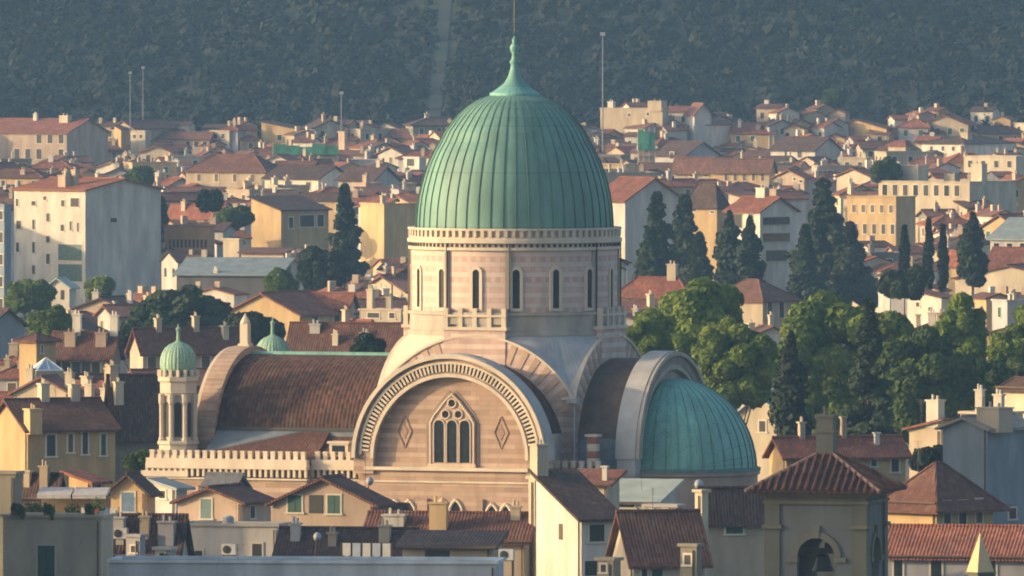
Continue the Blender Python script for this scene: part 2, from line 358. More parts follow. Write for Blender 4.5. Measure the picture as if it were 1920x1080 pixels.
# arms of the cross: arch faces, blocks, balustrades, lead pendentives
RA, AA = 10.1, 8.9
za = lambda x: ZC + math.sqrt(max(0, RA * RA - x * x))
for k in range(4):
    c, s = math.cos(R(90 * k)), math.sin(R(90 * k))
    T = lambda p: (c * p[0] - s * p[1], s * p[0] + c * p[1], p[2])
    xs = [-AA + 2 * AA * i / 28 for i in range(29)]
    outer = [(x, za(x)) for x in xs]; poly = [(-AA, 6.0)] + outer + [(AA, 6.0)]
    mb = MB(); mb.loft([[T((p[0], -AA, p[1])) for p in poly], [T((p[0], -AA + 1.0, p[1])) for p in poly]])
    aw = sy('crossing_arch', mb, M_ST)
    mb = MB()
    for i in range(37):     # voussoirs, every other one proud
        a0 = 26 + i * 128 / 37
        if i % 2: continue
        pts = [(r * math.cos(R(a)), ZC + r * math.sin(R(a))) for r, a in ((8.3, a0), (RA - .12, a0), (RA - .12, a0 + 3.2), (8.3, a0 + 3.2))]
        mb.loft([[T((p[0], -AA - .06, p[1])) for p in pts], [T((p[0], -AA + .1, p[1])) for p in pts]])
    sy('voussoirs', mb, plaster('brown voussoir stone', (.46, .33, .255), .25, 0), aw)
    mb = MB()
    for i in range(24):
        a0, a1 = 28.5 + i * 123 / 24, 28.5 + (i + 1) * 123 / 24
        pts = [(r * math.cos(R(a)), ZC + r * math.sin(R(a))) for r, a in ((RA - .02, a0), (RA + .16, a0), (RA + .16, a1), (RA - .02, a1))]
        mb.loft([[T((p[0], -AA - .15, p[1])) for p in pts], [T((p[0], -AA + 1.1, p[1])) for p in pts]])
    sy('arch_coping', mb, M_TRIM, aw)
    mb = MB(); b0, b1 = -AA - .1, -7.4
    def bx(x0, y0, z0, x1, y1, z1, mi=0):
        mb.loft([[T(p) for p in ((x0, y0, z0), (x1, y0, z0), (x1, y1, z0), (x0, y1, z0))], [T(p) for p in ((x0, y0, z1), (x1, y0, z1), (x1, y1, z1), (x0, y1, z1))]], mi)
    bx(-2.78, b0, 23.6, 2.78, b1, 26.5); bx(-2.95, b0 - .14, 26.5, 2.95, b1, 26.78, 1)
    blk = sy('crown_block', mb, [M_ST, M_TRIM])
    mb = MB()
    for x in (-2.62, -1.31, 0, 1.31, 2.62): bx(x - .2, b0, 26.78, x + .2, b0 + .4, 28.35 if abs(x) < 2.7 else 28.1)
    bx(-2.6, b0 + .12, 27.0, 2.6, b0 + .26, 27.62, 1); bx(-2.85, b0 - .05, 27.62, 2.85, b0 + .42, 27.82)
    sy('balustrade', mb, [M_TRIM, M_RIM], blk)
    mb = MB(); seg = 12                                     # pendentive
    pts = [(2.78 + (AA - 2.78) * i / seg, -AA) for i in range(seg + 1)] + [(AA, -AA + (AA - 2.78) * i / seg) for i in range(1, seg + 1)]
    top = [(8.86 * math.cos(R(-71.5 + 53 * i / (2 * seg))), 8.86 * math.sin(R(-71.5 + 53 * i / (2 * seg)))) for i in range(2 * seg + 1)]
    for i in range(2 * seg):
        def lo(j):
            x, y = pts[j]; return T((x, y, za(x if j <= seg else y) + .1))
        def hi(j): return T((top[j][0], top[j][1], 26.1))
        def md(j, t=.5):
            a, b = Vector(lo(j)), Vector(hi(j)); m = a.lerp(b, t); m.z -= .12; return m
        mb.face([lo(i), lo(i + 1), md(i + 1), md(i)]); mb.face([md(i), md(i + 1), hi(i + 1), hi(i)])
    sy('pendentive', mb, M_LEAD if k != 3 else plaster('sunlit pendentive tint', (.52, .47, .38), .15, 0), smooth=False)  # left one paler: the sunlight on it is put into the colour
    mb = MB().tube(T((AA + .1, -AA - .1, 8)), T((AA + .1, -AA - .1, 20.9)), .09, 6); mb.box(*(lambda a: (a[0] - .5, a[1] - .5, 20.5, a[0] + .5, a[1] + .5, 20.9))(T((AA, -AA, 0)))); sy('valley_spout', mb, M_LEAD)
# barrel roofs of the four arms
RR = 8.15
def barrel(x_or_y, a, b, name, mat, a0=15):
    prof = arc(RR, 180 - a0, a0, 36); mb = MB()
    g3 = (lambda p, t: (t, p[0], p[1])) if x_or_y == 'x' else (lambda p, t: (p[0], t, p[1]))
    n = max(1, int(abs(b - a) / 2))
    for i in range(n):
        t0, t1 = a + (b - a) * i / n, a + (b - a) * (i + 1) / n
        for p, q in zip(prof, prof[1:]):
            f = [g3(p, t0), g3(q, t0), g3(q, t1), g3(p, t1)]; nn = (Vector(f[1]) - Vector(f[0])).cross(Vector(f[2]) - Vector(f[0]))
            cen = sum((Vector(v) for v in f), Vector()) / 4; ref = cen - Vector(g3((0, ZC), (t0 + t1) / 2))
            mb.face(f if nn.dot(ref) > 0 else f[::-1])
    me = sy(name, mb, mat, smooth=False, uv=False)
    l = me.data.uv_layers.new(name="UVMap"); d = []
    for p in me.data.polygons:
        for vi in p.vertices:
            v = me.data.vertices[vi].co; xx, yy = (v.x, v.y) if x_or_y == 'x' else (v.y, v.x)
            d += [xx, RR * math.atan2(v.z - ZC, yy)]
    l.data.foreach_set("uv", d); return me
nave = barrel('x', -24.2, -8.5, 'nave_roof', M_BR)
mb = MB(); mb.box(-24, -.55, ZC + RR - .05, -8.6, .55, ZC + RR + .22); sy('ridge_cap', mb, M_CU2, nave)
barrel('y', -13.0, -8.5, 'transept_roof', M_BR); barrel('y', 8.5, 13.0, 'transept_roof', M_BR)
apr = barrel('x', 8.5, 13.0, 'apse_roof', plain('dark brown sheet', (.10, .065, .05), .8, .3, .8), 12)
# upper walls under the barrels
mb = MB(); mb.box(-24.2, -7.85, 0, -8.5, 7.85, 18.02); mb.box(8.5, -7.9, 0, 13.0, 7.9, 17.62); sy('clerestory_wall', mb, M_SLATE)
mb = MB(); mb.box(-7.86, -13.0, 0, 7.86, -8.5, 18.0); mb.box(-7.86, 8.5, 0, 7.86, 13.0, 18.0); sy('transept_wall', mb, M_RIM)
mb = MB()
for yy in (-7.87, 7.87): mb.box(-24.0, yy - .16, 17.85, -8.9, yy + .16, 18.12)
sy('gutter', mb, IRON)
# great rims: front and back transept arches, facade arch, apse arch
def rim(axis, t0, t1, ro, ri, name, mats, zleg=14.6, steps=48, outer=-1, cop=M_LEAD):
    """thick half-ring with short legs; outer = side (-1/+1) that carries the arcade"""
    poly = [(-ro, zleg)] + arc(ro, 180, 0, steps) + [(ro, zleg), (ri, zleg)] + arc(ri, 0, 180, steps) + [(-ri, zleg)]
    g3 = (lambda p, t: (t, p[0], p[1])) if axis == 'x' else (lambda p, t: (p[0], t, p[1]))
    mb = MB(); out = poly[:steps + 3]; inn = poly[steps + 3:][::-1]
    for (p, p2, q, q2) in zip(out, out[1:], inn, inn[1:]):
        mb.loft([[g3(p, t0), g3(p2, t0), g3(q2, t0), g3(q, t0)], [g3(p, t1), g3(p2, t1), g3(q2, t1), g3(q, t1)]], 0, caps=True)
    o = sy(name, mb, mats[0])
    f = t0 if outer < 0 else t1; dn = -1 if outer < 0 else 1
    for (ra, rb, pr) in ((ro - .26, ro + .07, .42), (ri - .05, ri + .24, .14)):
        mb = MB(); A, B = arc(rb, 180, 0, steps), arc(ra, 180, 0, steps)
        for (p, p2, q, q2) in zip(A, A[1:], B, B[1:]):
            mb.loft([[g3(v, f + dn * pr) for v in (p, p2, q2, q)], [g3(v, f - dn * .1) for v in (p, p2, q2, q)]])
        sy('moulding', mb, mats[1], o)
    mb = MB(); A, B = arc(ri + 1.12, 176, 4, steps), arc(ri + .42, 176, 4, steps)
    for (p, p2, q, q2) in zip(A, A[1:], B, B[1:]): mb.face([g3(v, f + dn * .012) for v in ((p, q, q2, p2) if (dn < 0) == (axis == 'y') else (p, p2, q2, q))], 1)
    nd = 66
    for i in range(nd):
        a = 175 - i * 170 / (nd - 1); pts = [(r * math.cos(R(b)), ZC + r * math.sin(R(b))) for r, b in ((ri + .40, a - .62), (ri + 1.1, a - .62), (ri + 1.1, a + .62), (ri + .40, a + .62))]
        mb.loft([[g3(v, f + dn * .14) for v in pts], [g3(v, f) for v in pts]])
    A, B = arc(ri + 1.24, 178, 2, steps), arc(ri + 1.05, 178, 2, steps)
    for (p, p2, q, q2) in zip(A, A[1:], B, B[1:]): mb.loft([[g3(v, f + dn * .17) for v in (p, p2, q2, q)], [g3(v, f) for v in (p, p2, q2, q)]])
    sy('arcade_band', mb, [mats[1], M_DK], o)
    mb = MB(); A, B = arc(ro + .14, 180, 0, steps), arc(ro - .02, 180, 0, steps)
    for (p, p2, q, q2) in zip(A, A[1:], B, B[1:]): mb.loft([[g3(v, t0 - .1) for v in (p, p2, q2, q)], [g3(v, t1 + .1) for v in (p, p2, q2, q)]])
    sy('rim_coping', mb, cop, o)
    return o
fr = rim('y', -14.5, -12.9, 8.67, 6.9, 'arch_rim', (M_TY, M_TRIM))
rim('y', 12.9, 14.5, 8.67, 6.9, 'arch_rim', (M_TY, M_TRIM), outer=1)
rim('x', -25.5, -24.0, 8.67, 6.9, 'arch_rim', (M_TY, M_TRIM), cop=M_TY)
rim('x', 12.7, 14.3, 8.67, 7.3, 'arch_rim', (plaster('grey stone rim', (.42, .42, .42), .2, 0), M_RIM), outer=1)
# tympana and the walls below them
for yy, sgn in ((-13.75, -1), (13.75, 1)):
    poly = [(-7.0, 14.9)] + arc(7.0, 180, 0, 40) + [(7.0, 14.9)]
    ty = sy('tympanum', MB().prism(poly, 'y', yy, yy - sgn * .5), M_TY)
    if sgn > 0: continue
    y0 = yy
    out = [(-1.95, 15.35), (-1.95, 18.9), (-1.62, 19.5), (-1.15, 20.05), (-.72, 20.6), (-.42, 20.9), (-.15, 21.15), (0, 21.3), (.15, 21.15), (.42, 20.9), (.72, 20.6), (1.15, 20.05), (1.62, 19.5), (1.95, 18.9), (1.95, 15.35)]
    bw = sy('gothic_window', MB().prism(out, 'y', y0 - .16, y0 + .2), plaster('window stone', (.43, .33, .25), .15, 0))
    mb = MB()
    for p, q in zip(out, out[1:] + out[:1]):
        d = Vector((q[0] - p[0], 0, q[1] - p[1])).normalized() * .1
        mb.tube((p[0] - d.x, y0 - .16, p[1] - d.z), (q[0] + d.x, y0 - .16, q[1] + d.z), .12, 6)
    for cx in (-1.16, 0, 1.16):
        a = [(cx - .5, 15.6), (cx - .5, 18.65)] + arc(.5, 180, 0, 8, (cx, 18.7)) + [(cx + .5, 18.65), (cx + .5, 15.6)]
        for p, q in zip(a, a[1:]): mb.tube((p[0], y0 - .2, p[1]), (q[0], y0 - .2, q[1]), .075, 6)
        sy('pane', MB().prism([(cx - .46, 15.6), (cx - .46, 18.65)] + arc(.46, 180, 0, 8, (cx, 18.7)) + [(cx + .46, 18.65), (cx + .46, 15.6)], 'y', y0 - .175, y0 - .1), GLASS, bw)
    for cx, cz in ((-.58, 19.62), (.58, 19.62), (0, 20.55)):
        a = arc(.38, 0, 360, 14, (cx, cz))
        for p, q in zip(a, a[1:]): mb.tube((p[0], y0 - .2, p[1]), (q[0], y0 - .2, q[1]), .09, 5)
        sy('oculus_pane', MB().prism(arc(.32, 0, 360, 14, (cx, cz))[:-1], 'y', y0 - .175, y0 - .1), GLASS, bw)
    mb.box(-2.15, y0 - .36, 15.2, 2.15, y0, 15.5)
    sy('tracery', mb, plaster('tracery stone', (.54, .43, .33), .1, 0), bw)
    mb = MB()
    for p, q in zip(out[:8], out[1:8]): 
        for sx in (1, -1):
            n = Vector((-(q[1] - p[1]), 0, q[0] - p[0])).normalized() * .42
            P = [(p[0], p[1]), (q[0], q[1]), (q[0] + n.x, q[1] + n.z), (p[0] + n.x, p[1] + n.z)]; P = [(sx * a, b) for a, b in P]
            mb.loft([[(a, y0 - .05, b) for a, b in P], [(a, y0 + .1, b) for a, b in P]])
    sy('hood_mould', mb, plaster('grey hood stone', (.28, .22, .18), .25, 0), bw)
    for cx in (-4.35, 4.35):
        mb = MB(); rh = [(cx - .62, 18.15), (cx, 19.5), (cx + .62, 18.15), (cx, 16.8)]
        for p, q in zip(rh, rh[1:] + rh[:1]): mb.tube((p[0], y0 - .02, p[1]), (q[0], y0, q[1]), .08, 5)
        rh = [(cx - .3, 18.15), (cx, 18.8), (cx + .3, 18.15), (cx, 17.5)]
        mb.prism(rh, 'y', y0 - .04, y0 + .05)
        sy('lozenge_ornament', mb, plaster('dark ornament stone', (.31, .205, .15), .2, 0))
for sgn in (-1, 1):
    mb = MB(); mb.box(-7.5, sgn * 14.2, 0, 7.5, sgn * 12.95, 14.95); mb.box(-8.6, sgn * 13.7, 0, 8.6, sgn * 12.9, 14.58)
    for x in (-7.0, -2.5, 2.5, 7.0): mb.box(x - .45, sgn * 14.45, 0, x + .45, sgn * 14.2, 12.6)
    fw = sy('front_wall', mb, M_TY)
    sy('string_course', MB().box(-7.7, sgn * 14.62, 14.92, 7.7, sgn * 13.0, 15.2), M_TRIM, fw); sy('string_course', MB().box(-7.6, sgn * 14.34, 13.9, 7.6, sgn * 14.1, 14.05), M_TRIM, fw)
def bifora(cx, z0, two=True):
    t = MB(); y0 = -14.2
    xs = (-.62, .62) if two else (0,)
    for dx in xs:
        x = cx + dx; outl = [(x - .56, z0), (x - .56, z0 + 1.9), (x - .3, z0 + 2.35), (x, z0 + 2.62), (x + .3, z0 + 2.35), (x + .56, z0 + 1.9), (x + .56, z0)]
        for p, q in zip(outl, outl[1:]): t.tube((p[0], y0 - .06, p[1]), (q[0], y0 - .06, q[1]), .14, 6)
    o = sy('arched_window', t, M_TRIM)
    for dx in xs:
        x = cx + dx; sy('pane', MB().prism([(x - .46, z0), (x - .46, z0 + 1.85), (x - .26, z0 + 2.2), (x, z0 + 2.45), (x + .26, z0 + 2.2), (x + .46, z0 + 1.85), (x + .46, z0)], 'y', y0 - .03, y0 + .02), GLASS, o)
bifora(-.15, 9.9); bifora(4.35, 9.6); bifora(-4.4, 9.8)
# facade wall on the left
mb = MB(); poly = [(-6.95, 14.5)] + arc(6.95, 180, 0, 40) + [(6.95, 14.5)]
mb.prism(poly, 'x', -24.9, -24.2); mb.box(-25.3, -8.6, 0, -24.25, 8.6, 14.6); sy('facade_wall', mb, M_TY)
mb = MB(); mb.box(-25.2, -.48, 24.4, -24.2, .48, 24.9); mb.box(-25.05, -.36, 24.9, -24.35, .36, 26.6); mb.lathe([(.46, 26.6), (.46, 26.75), (.3, 27.0), (.1, 27.3), (.02, 27.5)], 8, (-24.7, 0)); sy('pinnacle', mb, STONE_W)
# aisles with battlements
def battlement(name, x0, x1, y, z0, zt, pitch=.68, flip=1):
    mb = MB(); th = .4 * flip; sgn = flip
    mb.box(x0 - .1, y - .28 * sgn, z0, x1 + .1, y + th, z0 + .55)
    n = int((x1 - x0) / pitch)
    for i in range(n):
        x = x0 + (i + .5) * (x1 - x0) / n; mb.box(x - .19, y, z0 + .55, x + .19, y + .3 * sgn, zt - .16); mb.box(x - .21, y - .04 * sgn, zt - .16, x + .21, y + .32 * sgn, zt)
    b = sy(name, mb, M_TRIM)
    mb = MB(); mb.box(x0 - .1, y - .4 * sgn, z0 - .3, x1 + .1, y + th, z0, 0); mb.box(x0 - .05, y - .02 * sgn, z0 - 1.05, x1 + .05, y + th, z0 - .3, 1)
    n = int((x1 - x0) / .5)
    for i in range(n + 1):
        x = x0 + i * (x1 - x0) / n; mb.box(x - .11, y - .3 * sgn, z0 - .95, x + .11, y, z0 - .3, 0)
    mb.box(x0 - .1, y - .24 * sgn, z0 - 1.2, x1 + .1, y + th, z0 - 1.05, 0)
    sy('corbel_table', mb, [M_TRIM, M_DK], b)
for sgn in (1, -1):
    mb = MB(); mb.box(-28.4, -12.2 * sgn, 0, -13.9, -8 * sgn, 15.0); mb.box(-13.9, -11.2 * sgn, 0, -8.6, -8 * sgn, 15.0); sy('aisle_wall', mb, M_TY)
    sy('aisle_wall', MB().box(7.2, -11.4 * sgn, 0, 12.6, -7.9 * sgn, 14.6), M_TY)
    battlement('battlement', -28.4, -13.9, -12.2 * sgn, 15.02, 16.25, flip=sgn)
    battlement('battlement', -13.7, -8.8, -11.2 * sgn, 15.02, 16.25, flip=sgn)
    battlement('battlement', 7.3, 12.4, -11.4 * sgn, 14.62, 15.8, flip=sgn)
    mb = MB(); mb.slab([[(-24.0, -11.4 * sgn, 15.5), (-13.6, -11.4 * sgn, 15.5), (-13.6, -7.86 * sgn, 17.75), (-24.0, -7.86 * sgn, 17.75)][::sgn]], .2); a1 = sy('aisle_roof', mb, ROOF['brown'])
    mb = MB(); mb.slab([[(-23.9, -10.6 * sgn, 16.1), (-16.2, -7.88 * sgn, 17.84), (-23.9, -7.88 * sgn, 17.84)][::sgn]], .1); sy('slate_panel', mb, M_SLATE, a1)
    mb = MB(); mb.slab([[(-13.5, -10.6 * sgn, 15.6), (-8.7, -10.6 * sgn, 15.6), (-8.7, -7.86 * sgn, 17.4), (-13.5, -7.86 * sgn, 17.4)][::sgn]], .2); sy('aisle_roof', mb, ROOF['brown'])
mb = MB(); mb.box(-12.6, -10.4, 15.8, -10.9, -9.2, 16.9); mb.box(-12.75, -10.55, 16.9, -10.75, -9.1, 17.1); dm = sy('dormer', mb, M_TRIM); sy('pane', MB().box(-12.35, -10.43, 16.0, -11.2, -10.38, 16.75), GLASS, dm)
mb = MB(); mb.box(-9.45, -9.6, 15.2, -8.75, -8.9, 18.2); mb.box(-9.6, -9.75, 18.2, -8.6, -8.75, 18.6); sy('small_chimney', mb, M_TRIM)
mb = MB()
for i in range(6): mb.box(10.9, -10.9, 14.2 + i * .6, 11.7, -10.1, 14.8 + i * .6, i % 2)
mb.box(10.75, -11.05, 17.8, 11.85, -9.95, 18.0, 0); sy('striped_pier', mb, [M_TRIM, plaster('red stone', (.30, .12, .08), .2, 0)])
# apse: half dome on a round wall
mb = MB().lathe([(7.25, 0), (7.25, 14.3), (7.45, 14.4), (7.45, 14.65), (7.1, 14.7)], 40, (14.2, 0), -90, 90, caps=False); sy('apse_wall', mb, plaster('brown pink stone', (.36, .27, .22), .3, 0), smooth=False)
NR = 21; prof = [(7.12 * math.cos(R(t)), 14.7 + 7.75 * math.sin(R(t))) for t in (0, 5, 11, 18, 25, 32, 39, 46, 53, 60, 67, 74, 80, 86)]
rings = []
for r, z in prof:
    row = []
    for k in range(NR):
        a = -math.pi / 2 + math.pi * k / NR; d = math.pi / NR
        for t, dr in ((0, .10), (.04, .10), (.055, 0), (.32, .012), (.52, .018), (.74, .012), (.985, 0)):
            rr = r + dr * min(1, r / 4); row.append((14.2 + rr * math.cos(a + d * t), rr * math.sin(a + d * t), z))
    rings.append(row)
mb = MB().loft(rings, close=False, caps=False)
for i in range(len(mb.f)):
    if i % (NR * 7 - 1) % 7 in (1, 6): mb.m[i] = 1
sy('apse_half_dome', mb, [M_CU2, M_SEAM])
sy('gutter', MB().lathe([(7.12, 14.62), (7.5, 14.66), (7.5, 14.95), (7.1, 15.0)], 40, (14.2, 0), -90, 90, caps=False), plain('green gutter', (.10, .17, .155), .7, .2))
mb = MB().prism([(-7.3, 14.5)] + arc(7.3, 180, 0, 32) + [(7.3, 14.5)], 'x', 13.4, 13.9); sy('apse_arch_wall', mb, M_RIM)
mb = MB(); 
for q in (-1, 1): sy('apse_pier', MB().box(12.6, q * 8.67, 0, 14.3, q * 7.2, 14.62), plaster('grey stone pier', (.38, .35, .33), .2, 0))
# facade corner turrets with onion domes
for yy in (-10.2, 10.2):
    cx = -26.5; mb = MB()
    mb.lathe([(1.75, 14.0), (1.75, 16.6), (1.9, 16.7), (1.9, 16.9), (1.62, 17.0)], 8, (cx, yy)); tb = sy('corner_turret', mb, STONE_W); mb = MB().lathe([(1.5, 20.9), (1.66, 21.0), (1.66, 21.9), (1.85, 22.0), (1.85, 22.35), (1.7, 22.4)], 8, (cx, yy))
    sy('turret_head', mb, STONE_W, tb)
    mb = MB().lathe([(1.34, 16.9), (1.34, 21.0)], 8, (cx, yy)); core = sy('turret_core', mb, STONE_W, tb)
    for i in range(8):
        a = R(45 * i + 22.5); c, s = math.cos(a), math.sin(a); ap = 1.34 * math.cos(R(22.5)) + .015; t = (-s, c)
        pts = [(-.3, 17.3), (.3, 17.3), (.3, 19.9)] + arc(.3, 0, 180, 6, (0, 19.95)) + [(-.3, 19.9)]
        sy('opening', MB().face([(cx + c * ap + t[0] * u, yy + s * ap + t[1] * u, z) for u, z in pts]), DARKW, core)  # flat dark panel on the solid core paints the shade inside
    for i in range(8):
        a = R(22.5 + 45 * i - 22.5); x, y = cx + 1.5 * math.cos(a), yy + 1.5 * math.sin(a)
        sy('colonnette', MB().lathe([(.3, 16.9), (.3, 17.15), (.22, 17.25), (.22, 20.0), (.3, 20.2), (.3, 20.9)], 8, (x, y)), STONE_W, tb)
        b = a + R(45); x2, y2 = cx + 1.5 * math.cos(b), yy + 1.5 * math.sin(b); mb = MB()
        for j in range(7):
            t0, t1 = j / 7, (j + 1) / 7; h = lambda t: 20.05 + .75 * math.sqrt(max(0, 1 - (2 * t - 1) ** 2))
            P = lambda t, z: (x + (x2 - x) * t, y + (y2 - y) * t, z)
            mb.face([P(t0, h(t0)), P(t1, h(t1)), P(t1, 21.0), P(t0, 21.0)])
        sy('arch_head', mb, STONE_W, tb)
    mb = MB()
    for i in range(16):
        a = R(22.5 * i); c, s = math.cos(a), math.sin(a); mb.box(cx + 1.62 * c - .13, yy + 1.62 * s - .13, 22.38, cx + 1.62 * c + .13, yy + 1.62 * s + .13, 22.95)
    sy('turret_cresting', mb, STONE_W, tb)
    pr = [(1.1, 22.4), (1.36, 22.7), (1.5, 23.1), (1.53, 23.5), (1.48, 23.95), (1.34, 24.4), (1.08, 24.8), (.75, 25.08), (.38, 25.25), (.16, 25.4), (.13, 26.2), (.2, 26.3), (.2, 26.45), (.08, 26.55), (.05, 26.8)]
    rings = []
    for r, z in pr:
        row = []
        for k in range(16):
            for t, dr in ((0, .035), (.12, -.02), (.5, .02), (.88, -.02)):
                a = 2 * math.pi * (k + t) / 16; rr = r + dr * min(1, r); row.append((cx + rr * math.cos(a), yy + rr * math.sin(a), z))
        rings.append(row)
    sy('turret_dome', MB().loft(rings), copper('turret copper', (.26, .42, .32)), tb)
for yy in (-10.2, 10.2):
    mb = MB()
    mb.box(-28.9, yy - 2.4, 14.0, -24.6, yy + 2.4, 14.5); mb.box(-28.6, yy - 2.1, 14.5, -24.8, yy + 2.1, 15.2); mb.box(-28.3, yy - 1.9, 15.2, -24.9, yy + 1.9, 15.8); sy('turret_plinth', mb, STONE_W)
# ------------------------------------------------------------------ houses
PROT = [(690, 700, 1010, 986, 1180), (1020, 850, 1110, 900, 1185), (1210, 700, 1420, 905, 1185)]   # what the photograph shows of each hand-placed thing: (x0, ytop, x1, ybottom, Y)
INFO = []
WIN_CACHE = {}
def window(parent, loc, rz, w, h, fill, near, trim=True):
    key = (round(w, 2), round(h, 2), fill.name, near, trim)
    if key not in WIN_CACHE:
        mb = MB(); t = .14
        if trim: mb.box(-w / 2 - t, -.05, -h / 2 - t, -w / 2, .1, h / 2 + t).box(w / 2, -.05, -h / 2 - t, w / 2 + t, .1, h / 2 + t).box(-w / 2, -.05, h / 2, w / 2, .1, h / 2 + t).box(-w / 2 - .1 - t, -.12, -h / 2 - t, w / 2 + .1 + t, .1, -h / 2)
        if not near or not trim:
            mb.box(-w / 2, -.03, -h / 2, w / 2, .08, h / 2, 1); o = mb.build('window', [TRIM, fill], None); WIN_CACHE[key] = (o.data, None)
            bpy.data.objects.remove(o)
        else:
            o = mb.build('window', TRIM); nm = 'shutter' if 'shutter' in fill.name else 'pane'
            p = MB().box(-w / 2, -.03, -h / 2, w / 2, .08, h / 2)
            if nm == 'shutter': p.box(-.03, -.05, -h / 2, .03, .05, h / 2)
            p = p.build(nm, fill); WIN_CACHE[key] = (o.data, p.data)
            bpy.data.objects.remove(o); bpy.data.objects.remove(p)
    d, pd = WIN_CACHE[key]
    o = bpy.data.objects.new('window', d); COL.objects.link(o); o.parent = parent; o.location = loc; o.rotation_euler = (0, 0, rz)
    if pd:
        p = bpy.data.objects.new('shutter' if 'shutter' in fill.name else 'pane', pd); COL.objects.link(p); p.parent = o
    return o

